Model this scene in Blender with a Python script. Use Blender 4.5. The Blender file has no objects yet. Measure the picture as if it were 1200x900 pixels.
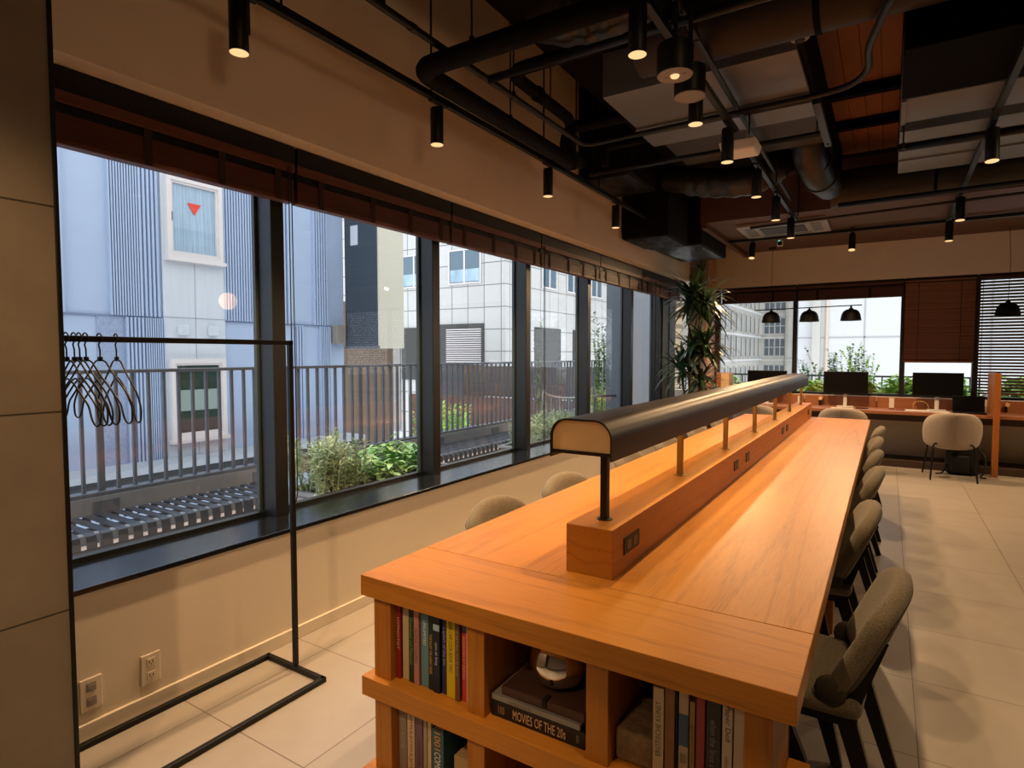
import bpy, bmesh, math, random
from mathutils import Vector as V, Matrix
random.seed(11)
R = math.radians
SC = bpy.context.scene
COL = SC.collection

# ------------------------------------------------------------------ materials
def lin(h):
    h = h.lstrip('#')
    v = [int(h[i:i + 2], 16) / 255 for i in (0, 2, 4)]
    return [(c / 12.92 if c <= .04045 else ((c + .055) / 1.055) ** 2.4) for c in v] + [1.0]

def new_mat(name):
    m = bpy.data.materials.new(name); m.use_nodes = True
    nt = m.node_tree
    return m, nt, nt.nodes['Principled BSDF']

def N(nt, t, **kw):
    n = nt.nodes.new(t)
    for k, v in kw.items():
        if k in n.inputs: n.inputs[k].default_value = v
        else: setattr(n, k, v)
    return n

def mat(name, color, rough=.5, metal=0.0, var=0.0, scale=6.0, bump=0.0, bscale=None, spec=.5, stretch=None, sheen=0.0):
    m, nt, b = new_mat(name)
    c = lin(color)
    b.inputs['Base Color'].default_value = c
    b.inputs['Roughness'].default_value = rough
    b.inputs['Metallic'].default_value = metal
    b.inputs['Specular IOR Level'].default_value = spec
    if sheen: b.inputs['Sheen Weight'].default_value = sheen
    if var or bump:
        tc = N(nt, 'ShaderNodeTexCoord'); mp = N(nt, 'ShaderNodeMapping')
        if stretch: mp.inputs['Scale'].default_value = stretch
        nt.links.new(tc.outputs['Object'], mp.inputs['Vector'])
    if var:
        no = N(nt, 'ShaderNodeTexNoise', Scale=scale, Detail=5.0, Roughness=.6)
        nt.links.new(mp.outputs[0], no.inputs['Vector'])
        mr = N(nt, 'ShaderNodeMapRange'); mr.inputs[1].default_value = .3; mr.inputs[2].default_value = .7
        mr.inputs[3].default_value = 1 - var; mr.inputs[4].default_value = 1 + var
        nt.links.new(no.outputs['Fac'], mr.inputs[0])
        mx = N(nt, 'ShaderNodeVectorMath', operation='SCALE')
        mx.inputs[0].default_value = c[:3]
        nt.links.new(mr.outputs[0], mx.inputs['Scale'])
        nt.links.new(mx.outputs[0], b.inputs['Base Color'])
    if bump:
        nb = N(nt, 'ShaderNodeTexNoise', Scale=bscale or scale, Detail=3.0)
        nt.links.new(mp.outputs[0], nb.inputs['Vector'])
        bp = N(nt, 'ShaderNodeBump', Strength=bump, Distance=.01)
        nt.links.new(nb.outputs['Fac'], bp.inputs['Height'])
        nt.links.new(bp.outputs[0], b.inputs['Normal'])
    return m

def wood(name, base, dark, axis, rough=.43, fine=1.0, bands=.42):
    """procedural timber with its grain running along one axis"""
    m, nt, b = new_mat(name)
    tc = N(nt, 'ShaderNodeTexCoord'); mp = N(nt, 'ShaderNodeMapping')
    sc = {'x': (.05, 1, 1), 'y': (1, .05, 1), 'z': (1, 1, .05)}[axis]
    mp.inputs['Scale'].default_value = sc
    nt.links.new(tc.outputs['Object'], mp.inputs['Vector'])
    n1 = N(nt, 'ShaderNodeTexNoise', Scale=170.0 * fine, Detail=4.0, Roughness=.6)
    n2 = N(nt, 'ShaderNodeTexNoise', Scale=4.0 * fine, Detail=1.0, Distortion=.0)
    for n in (n1, n2): nt.links.new(mp.outputs[0], n.inputs['Vector'])
    # cathedral figure: rings of the low noise
    mu = N(nt, 'ShaderNodeMath', operation='MULTIPLY'); mu.inputs[1].default_value = 60.0
    nt.links.new(n2.outputs['Fac'], mu.inputs[0])
    sn = N(nt, 'ShaderNodeMath', operation='SINE'); nt.links.new(mu.outputs[0], sn.inputs[0])
    pw = N(nt, 'ShaderNodeMapRange'); pw.inputs[1].default_value = .55; pw.inputs[2].default_value = 1.0
    pw.inputs[3].default_value = 0; pw.inputs[4].default_value = bands
    nt.links.new(sn.outputs[0], pw.inputs[0])
    ms = N(nt, 'ShaderNodeMapRange'); ms.inputs[1].default_value = .42; ms.inputs[2].default_value = .75
    ms.inputs[3].default_value = 0; ms.inputs[4].default_value = .28
    nt.links.new(n1.outputs['Fac'], ms.inputs[0])
    md = N(nt, 'ShaderNodeMath', operation='MULTIPLY'); nt.links.new(pw.outputs[0], md.inputs[0]); nt.links.new(n1.outputs['Fac'], md.inputs[1])
    ad = N(nt, 'ShaderNodeMath', operation='ADD'); ad.use_clamp = True
    nt.links.new(md.outputs[0], ad.inputs[0]); nt.links.new(ms.outputs[0], ad.inputs[1])
    mx = N(nt, 'ShaderNodeMix', data_type='RGBA')
    mx.inputs[6].default_value = lin(base); mx.inputs[7].default_value = lin(dark)
    nt.links.new(ad.outputs[0], mx.inputs[0])
    nt.links.new(mx.outputs[2], b.inputs['Base Color'])
    b.inputs['Roughness'].default_value = rough; b.inputs['Specular IOR Level'].default_value = .33
    bp = N(nt, 'ShaderNodeBump', Strength=.12, Distance=.004); bp.invert = True
    nt.links.new(ad.outputs[0], bp.inputs['Height']); nt.links.new(bp.outputs[0], b.inputs['Normal'])
    return m

def tile(name, c1, c2, grout, w, h, mortar, ox=0, oy=0, plane='xy', rough=.45, var=.06, offset=0.0, spec=.4):
    m, nt, b = new_mat(name)
    tc = N(nt, 'ShaderNodeTexCoord'); se = N(nt, 'ShaderNodeSeparateXYZ'); co = N(nt, 'ShaderNodeCombineXYZ')
    nt.links.new(tc.outputs['Object'], se.inputs[0])
    nt.links.new(se.outputs['XYZ'.index(plane[0].upper())], co.inputs[0])
    nt.links.new(se.outputs['XYZ'.index(plane[1].upper())], co.inputs[1])
    mp = N(nt, 'ShaderNodeMapping'); mp.inputs['Location'].default_value = (-ox, -oy, 0)
    nt.links.new(co.outputs[0], mp.inputs['Vector'])
    br = nt.nodes.new('ShaderNodeTexBrick'); br.offset = offset; br.squash = 1.0
    br.inputs['Color1'].default_value = lin(c1); br.inputs['Color2'].default_value = lin(c2); br.inputs['Mortar'].default_value = lin(grout)
    br.inputs['Scale'].default_value = 1.0; br.inputs['Mortar Size'].default_value = mortar; br.inputs['Mortar Smooth'].default_value = .2
    br.inputs['Brick Width'].default_value = w; br.inputs['Row Height'].default_value = h
    nt.links.new(mp.outputs[0], br.inputs['Vector'])
    no = N(nt, 'ShaderNodeTexNoise', Scale=5.0, Detail=7.0, Roughness=.65)
    nt.links.new(tc.outputs['Object'], no.inputs['Vector'])
    mr = N(nt, 'ShaderNodeMapRange'); mr.inputs[1].default_value = .3; mr.inputs[2].default_value = .7
    mr.inputs[3].default_value = 1 - var; mr.inputs[4].default_value = 1 + var
    nt.links.new(no.outputs['Fac'], mr.inputs[0])
    sc = N(nt, 'ShaderNodeVectorMath', operation='SCALE')
    nt.links.new(br.outputs['Color'], sc.inputs[0]); nt.links.new(mr.outputs[0], sc.inputs['Scale'])
    nt.links.new(sc.outputs[0], b.inputs['Base Color'])
    b.inputs['Roughness'].default_value = rough; b.inputs['Specular IOR Level'].default_value = spec
    bp = N(nt, 'ShaderNodeBump', Strength=.25, Distance=.003); bp.invert = True
    nt.links.new(br.outputs['Fac'], bp.inputs['Height']); nt.links.new(bp.outputs[0], b.inputs['Normal'])
    return m

def emit(name, color, strength):
    m, nt, b = new_mat(name)
    b.inputs['Base Color'].default_value = (0, 0, 0, 1)
    b.inputs['Emission Color'].default_value = list(color) + [1]
    b.inputs['Emission Strength'].default_value = strength
    return m

def glass(name, tint=(1, 1, 1), base=.035, rough=.0):
    """clear pane: see-through, mirroring more at a glancing angle"""
    m = bpy.data.materials.new(name); m.use_nodes = True; nt = m.node_tree
    nt.nodes.clear()
    out = N(nt, 'ShaderNodeOutputMaterial'); mix = N(nt, 'ShaderNodeMixShader')
    tr = N(nt, 'ShaderNodeBsdfTransparent'); tr.inputs[0].default_value = list(tint) + [1]
    gl = N(nt, 'ShaderNodeBsdfGlossy'); gl.inputs['Roughness'].default_value = rough
    lw = N(nt, 'ShaderNodeLayerWeight'); lw.inputs[0].default_value = .5
    p = N(nt, 'ShaderNodeMath', operation='POWER'); p.inputs[1].default_value = 5.0
    nt.links.new(lw.outputs['Facing'], p.inputs[0])
    ma = N(nt, 'ShaderNodeMath', operation='MULTIPLY_ADD'); ma.inputs[1].default_value = .9 - base; ma.inputs[2].default_value = base
    nt.links.new(p.outputs[0], ma.inputs[0])
    nt.links.new(ma.outputs[0], mix.inputs[0]); nt.links.new(tr.outputs[0], mix.inputs[1]); nt.links.new(gl.outputs[0], mix.inputs[2])
    nt.links.new(mix.outputs[0], out.inputs[0])
    return m

def two_tone(name, a, b_, scale, lo=.45, hi=.55, rough=.6, stretch=None):
    m, nt, b = new_mat(name)
    tc = N(nt, 'ShaderNodeTexCoord'); mp = N(nt, 'ShaderNodeMapping')
    if stretch: mp.inputs['Scale'].default_value = stretch
    nt.links.new(tc.outputs['Object'], mp.inputs['Vector'])
    no = N(nt, 'ShaderNodeTexNoise', Scale=scale, Detail=3.0); nt.links.new(mp.outputs[0], no.inputs['Vector'])
    mr = N(nt, 'ShaderNodeMapRange'); mr.inputs[1].default_value = lo; mr.inputs[2].default_value = hi
    nt.links.new(no.outputs['Fac'], mr.inputs[0])
    mx = N(nt, 'ShaderNodeMix', data_type='RGBA'); mx.inputs[6].default_value = lin(a); mx.inputs[7].default_value = lin(b_)
    nt.links.new(mr.outputs[0], mx.inputs[0]); nt.links.new(mx.outputs[2], b.inputs['Base Color'])
    b.inputs['Roughness'].default_value = rough
    return m

M = dict(
    paint=mat('paint', '#dccfbd', .8, var=.02, scale=3, bump=.05, bscale=220),
    floor=tile('floor_tile', '#a89f95', '#a2998e', '#645b51', .6, .6, .0022, ox=.13, oy=.09, rough=.38, var=.05),
    ptile=tile('pillar_tile', '#84796a', '#807566', '#3d372f', 1.2, .592, .003, ox=-.435, oy=.078, plane='yz', rough=.6, var=.10),
    black=mat('black_metal', '#0e0f10', .45, spec=.35),
    shade=mat('shade_black', '#0c0b0b', .6, spec=.2),
    soot=mat('black_paint', '#050505', .8, var=.2, scale=8, spec=.08),
    lagging=mat('black_lagging', '#0a0909', .75, spec=.15, var=.25, scale=14, bump=.5, bscale=30),
    ceil=mat('ceiling_paint', '#0f0b08', .85, spec=.1, var=.2, scale=3),
    soffit=mat('soffit_paint', '#54372a', .7, var=.05, scale=3),
    frame=mat('window_metal', '#1b1f20', .38, var=.05, scale=4),
    framelite=mat('window_metal_edge', '#3d484b', .35),
    sill=mat('sill_metal', '#14171a', .16, spec=.6),
    oak_y=wood('oak_lengthwise', '#bf7d2b', '#78450f', 'y'),
    oak_x=wood('oak_crosswise', '#bf7d2b', '#78450f', 'x'),
    oak_z=wood('oak_upright', '#b57527', '#78450f', 'z'),
    desk=wood('desk_wood_x', '#a06a48', '#6a3c22', 'x', rough=.35, bands=.25),
    desk_z=wood('desk_wood_z', '#a86a3c', '#7a4722', 'z', rough=.35, bands=.2),
    blind=mat('blind_wood', '#58301f', .5, var=.18, scale=5, stretch=(1, 1, 8)),
    blind2=mat('blind_wood_lit', '#7c4a2c', .5, var=.38, scale=1, stretch=(.2, .2, 40)),  # lighter copy of the blind wood, slat shade lines put into its colour
    tape=mat('blind_tape', '#2a1813', .85),
    cord=mat('cord', '#16100e', .8),
    board=wood('formwork_boards', '#7a4e34', '#54321f', 'y', rough=.8, fine=.5, bands=.2),
    sheet=mat('grey_sheet_metal', '#6f7176', .45, metal=.25, var=.06, scale=3),
    galv=mat('galvanised', '#3f3d3b', .42, metal=.8, var=.12, scale=9),
    foil=mat('crinkled_foil', '#3a3634', .4, metal=.7, var=.35, scale=10, bump=1.0, bscale=16),
    bronze=mat('bronze_sheet', '#2b231c', .42, metal=.3, spec=.35, var=.06, scale=3),
    brass=mat('brass_post', '#9a7a48', .42, metal=.6),
    cream=mat('cream_panel', '#e2c28e', .6),
    white=mat('white_plastic', '#dcd6cc', .45),
    lgrey=mat('grey_plastic', '#8b8680', .5),
    tweed=mat('tweed', '#7a6f59', .95, var=.35, scale=170, bump=.5, bscale=260, sheen=.3),
    boucle=mat('pale_boucle', '#a89a8c', .95, var=.15, scale=140, bump=.5, bscale=220, sheen=.3),
    chrome=mat('chrome', '#e8e8e8', .04, metal=1.0),
    screen=mat('screen_black', '#050607', .35, spec=.25),
    dark=mat('dark_plastic', '#100f0f', .5, spec=.3),
    bagm=mat('black_nylon', '#0c0c10', .7, var=.2, scale=20),
    steel=mat('outdoor_steel', '#6d727a', .4, metal=.35, var=.04, scale=3),
    slat=mat('bench_steel', '#4b515a', .32, metal=.5),
    terr=tile('terrace_tile', '#ecd2be', '#e6cab4', '#a08c7d', .3, .6, .004, ox=.1, oy=.05, rough=.7, var=.05),
    blue=mat('blue_cladding', '#a3b5cf', .55, var=.02, scale=2),
    bluerib=mat('blue_ribbed', '#7488aa', .5),
    perf=two_tone('perforated', '#94a4bf', '#8595b0', 40, stretch=(1, 3, 1)),
    offw=mat('off_white_cladding', '#c4ccd4', .6, var=.04, scale=3, stretch=(1, 6, .4)),
    winfr=mat('pale_window_frame', '#d5d0cf', .45),
    pane_ext=mat('far_window_glass', '#4e6878', .06, spec=.8),
    curtain=mat('pale_curtain', '#9fb8cc', .8, var=.25, scale=3, stretch=(1, 14, .3)),
    red=mat('red_sign', '#d8402c', .5),
    signd=mat('dark_grey_panel', '#39434d', .45),
    signc=mat('cream_cladding', '#c9c6b4', .6),
    btile=tile('white_wall_tile', '#c6c6c4', '#bfbfbd', '#7b7b78', .83, .90, .022, ox=-.17, oy=.15, plane='xz', rough=.6, var=.03),
    btile_s=tile('white_wall_tile_side', '#c6c6c4', '#bfbfbd', '#7b7b78', .83, .90, .022, ox=0, oy=.15, plane='yz', rough=.6, var=.03),
    opening=mat('dark_opening', '#3a3a38', .6),
    brown=mat('brown_boards', '#5c4a3a', .7, var=.35, scale=3, stretch=(9, 9, .3)),
    orangew=mat('orange_boards', '#664735', .7, var=.2, scale=3),
    white_wall=mat('white_render', '#cbcccd', .8, var=.02, scale=1),
    grimy=mat('stained_render', '#bfbcb5', .8, var=.08, scale=.5, stretch=(3, 3, .4)),
    joint=mat('wall_joint', '#a9a9aa', .8),
    shadewall=mat('shaded_wall_end', '#6f7984', .6),
    leaf_a=two_tone('broad_leaf', '#76ad62', '#a8d394', 9, rough=.5),
    leaf_b=two_tone('needle_leaf', '#9cb488', '#c4d2ac', 9, rough=.6),
    leaf_c=two_tone('hedge_leaf', '#86bd4e', '#cae676', 5, rough=.5),
    leaf_d=two_tone('dracaena_leaf', '#1c3014', '#44643a', 5, rough=.4),
    leaf_e=two_tone('tree_leaf', '#39612f', '#6d9a4d', 6, rough=.5),
    bark=mat('bark', '#8a6b4a', .8, var=.2, scale=20),
    soil=mat('soil', '#3a3026', .95, var=.3, scale=30),
    planter=mat('grey_planter', '#8b9296', .55, var=.05, scale=4),
    pot=mat('brown_pot', '#6e5039', .6),
    paper=mat('page_paper', '#cfc3a8', .9, var=.05, scale=60, stretch=(40, 1, 1)),
    stone=mat('rough_stone', '#8f7a5e', .9, var=.25, scale=40, bump=.6, bscale=60),
    glass=glass('clear_pane'),
    lens=emit('spot_lens', (1.0, .62, .28), 1.0),
    led=emit('led_strip', (1.0, .54, .15), 11.0),
    bulb=emit('pendant_glow', (1.0, .55, .2), 40),
    globe=emit('globe_glow', (1.0, .55, .25), 9.0),
    dot=emit('status_light', (.1, .8, .7), 2.0),
)

# ------------------------------------------------------------------ mesh helpers
class MB:
    def __init__(s): s.bm = bmesh.new()
    def box(s, x0, x1, y0, y1, z0, z1, bev=0.0, seg=2, rot=None, about=None):
        mtx = Matrix.Translation(((x0 + x1) / 2, (y0 + y1) / 2, (z0 + z1) / 2)) @ Matrix.Diagonal((x1 - x0, y1 - y0, z1 - z0, 1))
        r = bmesh.ops.create_cube(s.bm, size=1.0, matrix=mtx)
        vs = r['verts']
        if bev:
            es = list({e for v in vs for e in v.link_edges})
            g = bmesh.ops.bevel(s.bm, geom=es, offset=bev, segments=seg, affect='EDGES', profile=.5)
            vs = list({v for f in g['faces'] for v in f.verts} | {v for v in vs if v.is_valid})
        if rot is not None:
            bmesh.ops.rotate(s.bm, verts=vs, cent=about or ((x0 + x1) / 2, (y0 + y1) / 2, (z0 + z1) / 2), matrix=rot)
        return s
    def taper(s, p0, p1, a, b, up=(0, 1, 0)):
        p0, p1 = V(p0), V(p1); d = (p1 - p0).normalized()
        u = V(up); u = (u - d * u.dot(d))
        if u.length < 1e-4: u = V((1, 0, 0)) - d * d.x
        u.normalize(); w = d.cross(u)
        vs = []
        for p, (sw, su) in ((p0, a), (p1, b)):
            for i, j in ((-1, -1), (1, -1), (1, 1), (-1, 1)):
                vs.append(s.bm.verts.new(p + w * (i * sw / 2) + u * (j * su / 2)))
        f = s.bm.faces.new
        f(vs[3::-1]); f(vs[4:])
        for i in range(4): f((vs[i], vs[(i + 1) % 4], vs[4 + (i + 1) % 4], vs[4 + i]))
        return s
    def tube(s, pts, r, seg=8, fillet=0.0, closed=False, rf=None, nf=5):
        pts = [V(p) for p in pts]
        if fillet and len(pts) > 2:
            out = []; n = len(pts)
            rng = range(n) if closed else range(1, n - 1)
            if not closed: out.append(pts[0])
            for i in rng:
                a, b, c = pts[i - 1], pts[i], pts[(i + 1) % n]
                d1, d2 = (a - b), (c - b); l = min(fillet, d1.length * .49, d2.length * .49)
                q0, q1 = b + d1.normalized() * l, b + d2.normalized() * l
                for k in range(nf + 1):
                    t = k / nf; out.append(q0 * (1 - t) ** 2 + b * 2 * t * (1 - t) + q1 * t * t)
            if not closed: out.append(pts[-1])
            pts = out
        n = len(pts); tans = []
        for i in range(n):
            a = pts[i - 1] if (i > 0 or closed) else pts[i]
            b = pts[(i + 1) % n] if (i < n - 1 or closed) else pts[i]
            tans.append((b - a).normalized())
        t0 = tans[0]; u = t0.orthogonal().normalized(); rings = []
        for i in range(n):
            t = tans[i]; u = (u - t * u.dot(t)).normalized(); w = t.cross(u)
            rr = rf(i / max(n - 1, 1)) * r if rf else r
            rings.append([s.bm.verts.new(pts[i] + (u * math.cos(2 * math.pi * k / seg) + w * math.sin(2 * math.pi * k / seg)) * rr) for k in range(seg)])
        for i in range(n if closed else n - 1):
            A, B = rings[i], rings[(i + 1) % n]
            off = 0
            if closed and i == n - 1:
                off = min(range(seg), key=lambda o: sum((A[k].co - B[(k + o) % seg].co).length for k in range(0, seg, 2)))
            for k in range(seg):
                s.bm.faces.new((A[k], A[(k + 1) % seg], B[(k + 1 + off) % seg], B[(k + off) % seg]))
        if not closed:
            s.bm.faces.new(rings[0][::-1]); s.bm.faces.new(rings[-1])
        return s
    def lathe(s, prof, c=(0, 0, 0), seg=24, axis='z'):
        ax = {'z': lambda r, a, h: V((r * math.cos(a), r * math.sin(a), h)), 'y': lambda r, a, h: V((r * math.cos(a), h, r * math.sin(a))), 'x': lambda r, a, h: V((h, r * math.cos(a), r * math.sin(a)))}[axis]
        c = V(c); rings = []
        for r, h in prof:
            rings.append([s.bm.verts.new(c + ax(max(r, 1e-4), 2 * math.pi * k / seg, h)) for k in range(seg)])
        for A, B in zip(rings, rings[1:]):
            for k in range(seg): s.bm.faces.new((A[k], A[(k + 1) % seg], B[(k + 1) % seg], B[k]))
        s.bm.faces.new(rings[0][::-1]); s.bm.faces.new(rings[-1])
        return s
    def cyl(s, p0, p1, r, seg=16, r2=None):
        p0, p1 = V(p0), V(p1); k = (r2 or r) / r
        return s.tube([p0, p1], r, seg, rf=(lambda t: 1 + (k - 1) * t))
    def prism(s, poly, axis, a0, a1):
        mk = {'x': lambda a, u, v: (a, u, v), 'y': lambda a, u, v: (u, a, v), 'z': lambda a, u, v: (u, v, a)}[axis]
        A = [s.bm.verts.new(mk(a0, u, v)) for u, v in poly]; B = [s.bm.verts.new(mk(a1, u, v)) for u, v in poly]
        n = len(poly); s.bm.faces.new(A); s.bm.faces.new(B[::-1])
        for i in range(n): s.bm.faces.new((A[i], B[i], B[(i + 1) % n], A[(i + 1) % n]))
        return s
    def sphere(s, c, r, seg=24):
        bmesh.ops.create_uvsphere(s.bm, u_segments=seg, v_segments=seg // 2, radius=r, matrix=Matrix.Translation(c)); return s
    def quad(s, a, b, c, d):
        s.bm.faces.new([s.bm.verts.new(p) for p in (a, b, c, d)]); return s
    def blade(s, p, d, length, width, droop=.0, nseg=4, fold=.15):
        """one leaf: a folded strip that narrows to its tip and bends down"""
        p = V(p); d = V(d).normalized(); side = d.cross(V((0, 0, 1)))
        if side.length < 1e-3: side = V((1, 0, 0))
        side.normalize(); prev = None; pos = p.copy(); dr = d.copy()
        for i in range(nseg + 1):
            t = i / nseg; w = width * (math.sin(math.pi * min(1, .18 + t * .82)) ** .8) * .5
            nrm = side.cross(dr)
            cur = [s.bm.verts.new(pos - side * w + nrm * (fold * w)), s.bm.verts.new(pos), s.bm.verts.new(pos + side * w + nrm * (fold * w))]
            if prev:
                s.bm.faces.new((prev[0], prev[1], cur[1], cur[0])); s.bm.faces.new((prev[1], prev[2], cur[2], cur[1]))
            prev = cur; dr = (dr + V((0, 0, -droop / nseg))).normalized(); pos = pos + dr * (length / nseg)
        return s
    def build(s, name, m, parent=None, smooth=False, loc=None):
        me = bpy.data.meshes.new(name)
        bmesh.ops.recalc_face_normals(s.bm, faces=s.bm.faces)
        o = bpy.data.objects.new(name, me); COL.objects.link(o)
        org = V((0, 0, 0))
        if parent is not None:
            o.parent = parent; q = parent
            while q is not None: org += V(q.location); q = q.parent
        if loc is not None and parent is None: org = V(loc); o.location = org
        bmesh.ops.translate(s.bm, verts=s.bm.verts, vec=-org)
        s.bm.to_mesh(me); s.bm.free()
        me.materials.append(M[m] if isinstance(m, str) else m)
        if smooth:
            for p in me.polygons: p.use_smooth = True
            if smooth != 'all':
                try: me.set_sharp_from_angle(angle=R(38))
                except Exception: pass
        return o

def tag(o, label, cat, group=None):
    o['label'] = label; o['category'] = cat
    if group: o['group'] = group
    return o
def thing(name, label, cat, loc=(0, 0, 0), group=None):
    o = bpy.data.objects.new(name, None); COL.objects.link(o); o.location = loc; o.empty_display_size = .1
    return tag(o, label, cat, group)
def struct(o):
    o['kind'] = 'structure'; return o
def struct_root(name):
    o = bpy.data.objects.new(name, None); COL.objects.link(o); o['kind'] = 'structure'; return o
KIDS = {}
def kids(o): return [c for c in COL.objects if c.parent == o]
def copy_tree(o, loc=None, rz=None, label=None, parent=None):
    c = o.copy(); COL.objects.link(c)
    if parent is not None: c.parent = parent
    if loc is not None: c.location = loc
    if rz is not None: c.rotation_euler = (0, 0, rz)
    if label: c['label'] = label
    for ch in kids(o): copy_tree(ch, parent=c)
    return c
def lettering(txt, length, height, origin, xdir, ydir, m, parent, name='lettering', shear=0.0, depth=.0006):
    """flat letters centred on origin, fitted to length x height"""
    cu = bpy.data.curves.new('t', 'FONT'); cu.body = txt; cu.align_x = 'CENTER'; cu.align_y = 'CENTER'; cu.extrude = 0; cu.shear = shear; cu.resolution_u = 2
    ob = bpy.data.objects.new('t', cu); COL.objects.link(ob)
    dg = bpy.context.evaluated_depsgraph_get()
    me = bpy.data.meshes.new_from_object(ob.evaluated_get(dg)); bpy.data.objects.remove(ob); bpy.data.curves.remove(cu)
    xs = [v.co.x for v in me.vertices]; ys = [v.co.y for v in me.vertices]
    cx, cy, sx, sy = (min(xs) + max(xs)) / 2, (min(ys) + max(ys)) / 2, length / (max(xs) - min(xs)), height / (max(ys) - min(ys))
    xd, yd = V(xdir), V(ydir); zd = xd.cross(yd); org = V(origin); off = V((0, 0, 0)); q = parent
    while q is not None: off += V(q.location); q = q.parent
    for v in me.vertices:
        v.co = org + xd * ((v.co.x - cx) * sx) + yd * ((v.co.y - cy) * sy) + zd * depth - off
    me.name = name; me.materials.clear(); me.materials.append(M[m] if isinstance(m, str) else m)
    o = bpy.data.objects.new(name, me); COL.objects.link(o); o.parent = parent
    return o
# ------------------------------------------------------------------ camera, world, exposure
cam = bpy.data.cameras.new('camera'); co = bpy.data.objects.new('camera', cam); COL.objects.link(co)
co.location = (0, 0, 1.43); co.rotation_euler = (R(90 - 2.875), 0, R(32.32))
cam.sensor_width = 36; cam.lens = 20.85; cam.clip_start = .02; cam.clip_end = 300
SC.camera = co
w = bpy.data.worlds.new('overcast_sky'); SC.world = w; w.use_nodes = True
bg = w.node_tree.nodes['Background']; bg.inputs[0].default_value = (.90, .95, 1.0, 1); bg.inputs[1].default_value = 1.9
SC.view_settings.view_transform = 'Standard'; SC.view_settings.look = 'None'
SC.view_settings.gamma = 1; SC.view_settings.use_curve_mapping = False; SC.view_settings.exposure = 0.18
WARM = (1.0, .64, .33)
def spot(x, y, z, aim, watts, angle=70, blend=.5, color=WARM, rad=.03):
    l = bpy.data.lights.new('spot_beam', 'SPOT'); l.energy = watts; l.color = color; l.spot_size = R(angle); l.spot_blend = blend; l.shadow_soft_size = rad
    o = bpy.data.objects.new('spot_beam', l); COL.objects.link(o); o.location = (x, y, z)
    o.rotation_euler = (V(aim) - V((x, y, z))).to_track_quat('-Z', 'Y').to_euler()
    return o

# ------------------------------------------------------------------ room shell
XW, YB, ZC = -2.48, 9.42, 3.40
struct(MB().box(-2.48, 5.2, -3.2, 9.6, -.12, 0).build('floor', 'floor'))
ZH, XS = 4.2, -1.95
struct(MB().box(XS, 5.2, -3.2, 9.7, ZC, ZH + .15).box(-2.95, XS, -3.2, 9.7, ZH, ZH + .15).build('ceiling', 'ceil'))
b = MB(); b.box(-2.84, XW, -3.2, 9.42, -.1, .55); b.box(-2.90, XW, -3.2, 9.42, 2.49, ZH)
struct(b.build('wall_left', 'paint'))
b = MB(); b.box(-2.9, 5.2, YB, YB + .2, 0, .86); b.box(-2.47, 5.2, YB - .085, YB + .2, 2.425, ZH)
struct(b.build('wall_back', 'paint'))
struct(MB().box(5.0, 5.2, -3.2, 9.6, 0, ZC).build('wall_right', mat('brown_wall', '#4a3a2e', .8)))
struct(MB().box(-2.9, 5.2, -3.2, -3.0, 0, ZH).build('wall_rear', 'paint'))
struct(MB().box(-2.88, -2.04, -3.0, .765, 0, ZH).build('wall_pillar', 'ptile'))
struct(MB().box(-2.046, -2.034, .757, .769, 0, ZH, .002).build('trim_1', 'black'))
struct(MB().box(-2.48, -2.27, 8.80, 9.42, 0, ZH).build('wall_corner', mat('bare_concrete', '#77726b', .85, var=.12, scale=4)))
struct(MB().box(-2.27, -2.24, 8.90, 9.42, 0, 2.92).build('trim_2', mat('plywood', '#b9937a', .7, var=.08, scale=3)))
struct(MB().box(-2.27, -2.17, 9.36, 9.44, 0, 2.92, .004).build('trim_3', mat('brown_jamb', '#4a382c', .6)))
struct(MB().box(-2.485, -2.468, .765, 9.4, 0, .062, .003).build('baseboard_left', 'paint'))
struct(MB().box(-2.2, 5.0, 8.92, 9.42, 0, .085).build('baseboard_back', mat('dark_skirting', '#3b2a22', .6)))
struct(MB().box(-1.85, 5.0, 6.95, 9.42, 2.92, ZC).build('ceiling_soffit', 'soffit'))
struct(MB().box(-2.86, -2.466, .765, 9.0, .55, .572, .003).build('window_sill', 'sill'))

# board-marked slab seen between the ducts
for i, (ya, yb) in enumerate(((4.05, 5.02), (5.10, 5.74), (5.80, 6.72))):
    for k in range(4):
        struct(MB().box(-.42 + k * .112, -.42 + k * .112 + .108, ya, yb, ZC - .025, ZC).build('ceiling_board', 'board'))

# window wall on the left: six lights between black mullions
far = [2.025, 3.31, 4.58, 5.85, 7.11, 8.20]; near = .765
for i, f in enumerate(far):
    w_ = struct_root('window_%d' % (i + 1))
    y0, y1 = near, f
    fr = MB().box(-2.84, -2.70, f - .08, f, .57, 2.49, .004)
    fr.box(-2.835, -2.79, y0, y1 - .08, .57, .592); fr.box(-2.84, -2.66, y0, y1 - .08, 2.40, 2.49)
    struct(fr.build('window_frame', 'frame', w_))
    ed = MB().box(-2.838, -2.812, f - .098, f - .08, .592, 2.40, .003)
    ed.box(-2.838, -2.812, y0, y0 + .02, .592, 2.40, .003)
    struct(ed.build('window_frame', 'framelite', w_))
    struct(MB().box(-2.832, -2.826, y0 + .012, f - .09, .585, 2.42).build('window_pane', 'glass', w_))
    near = f
struct(MB().box(-2.85, -2.68, 8.20, 8.80, .57, 2.49, .004).box(-2.68, -2.672, 8.48, 8.50, .57, 2.49).build('trim_4', 'frame'))

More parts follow.
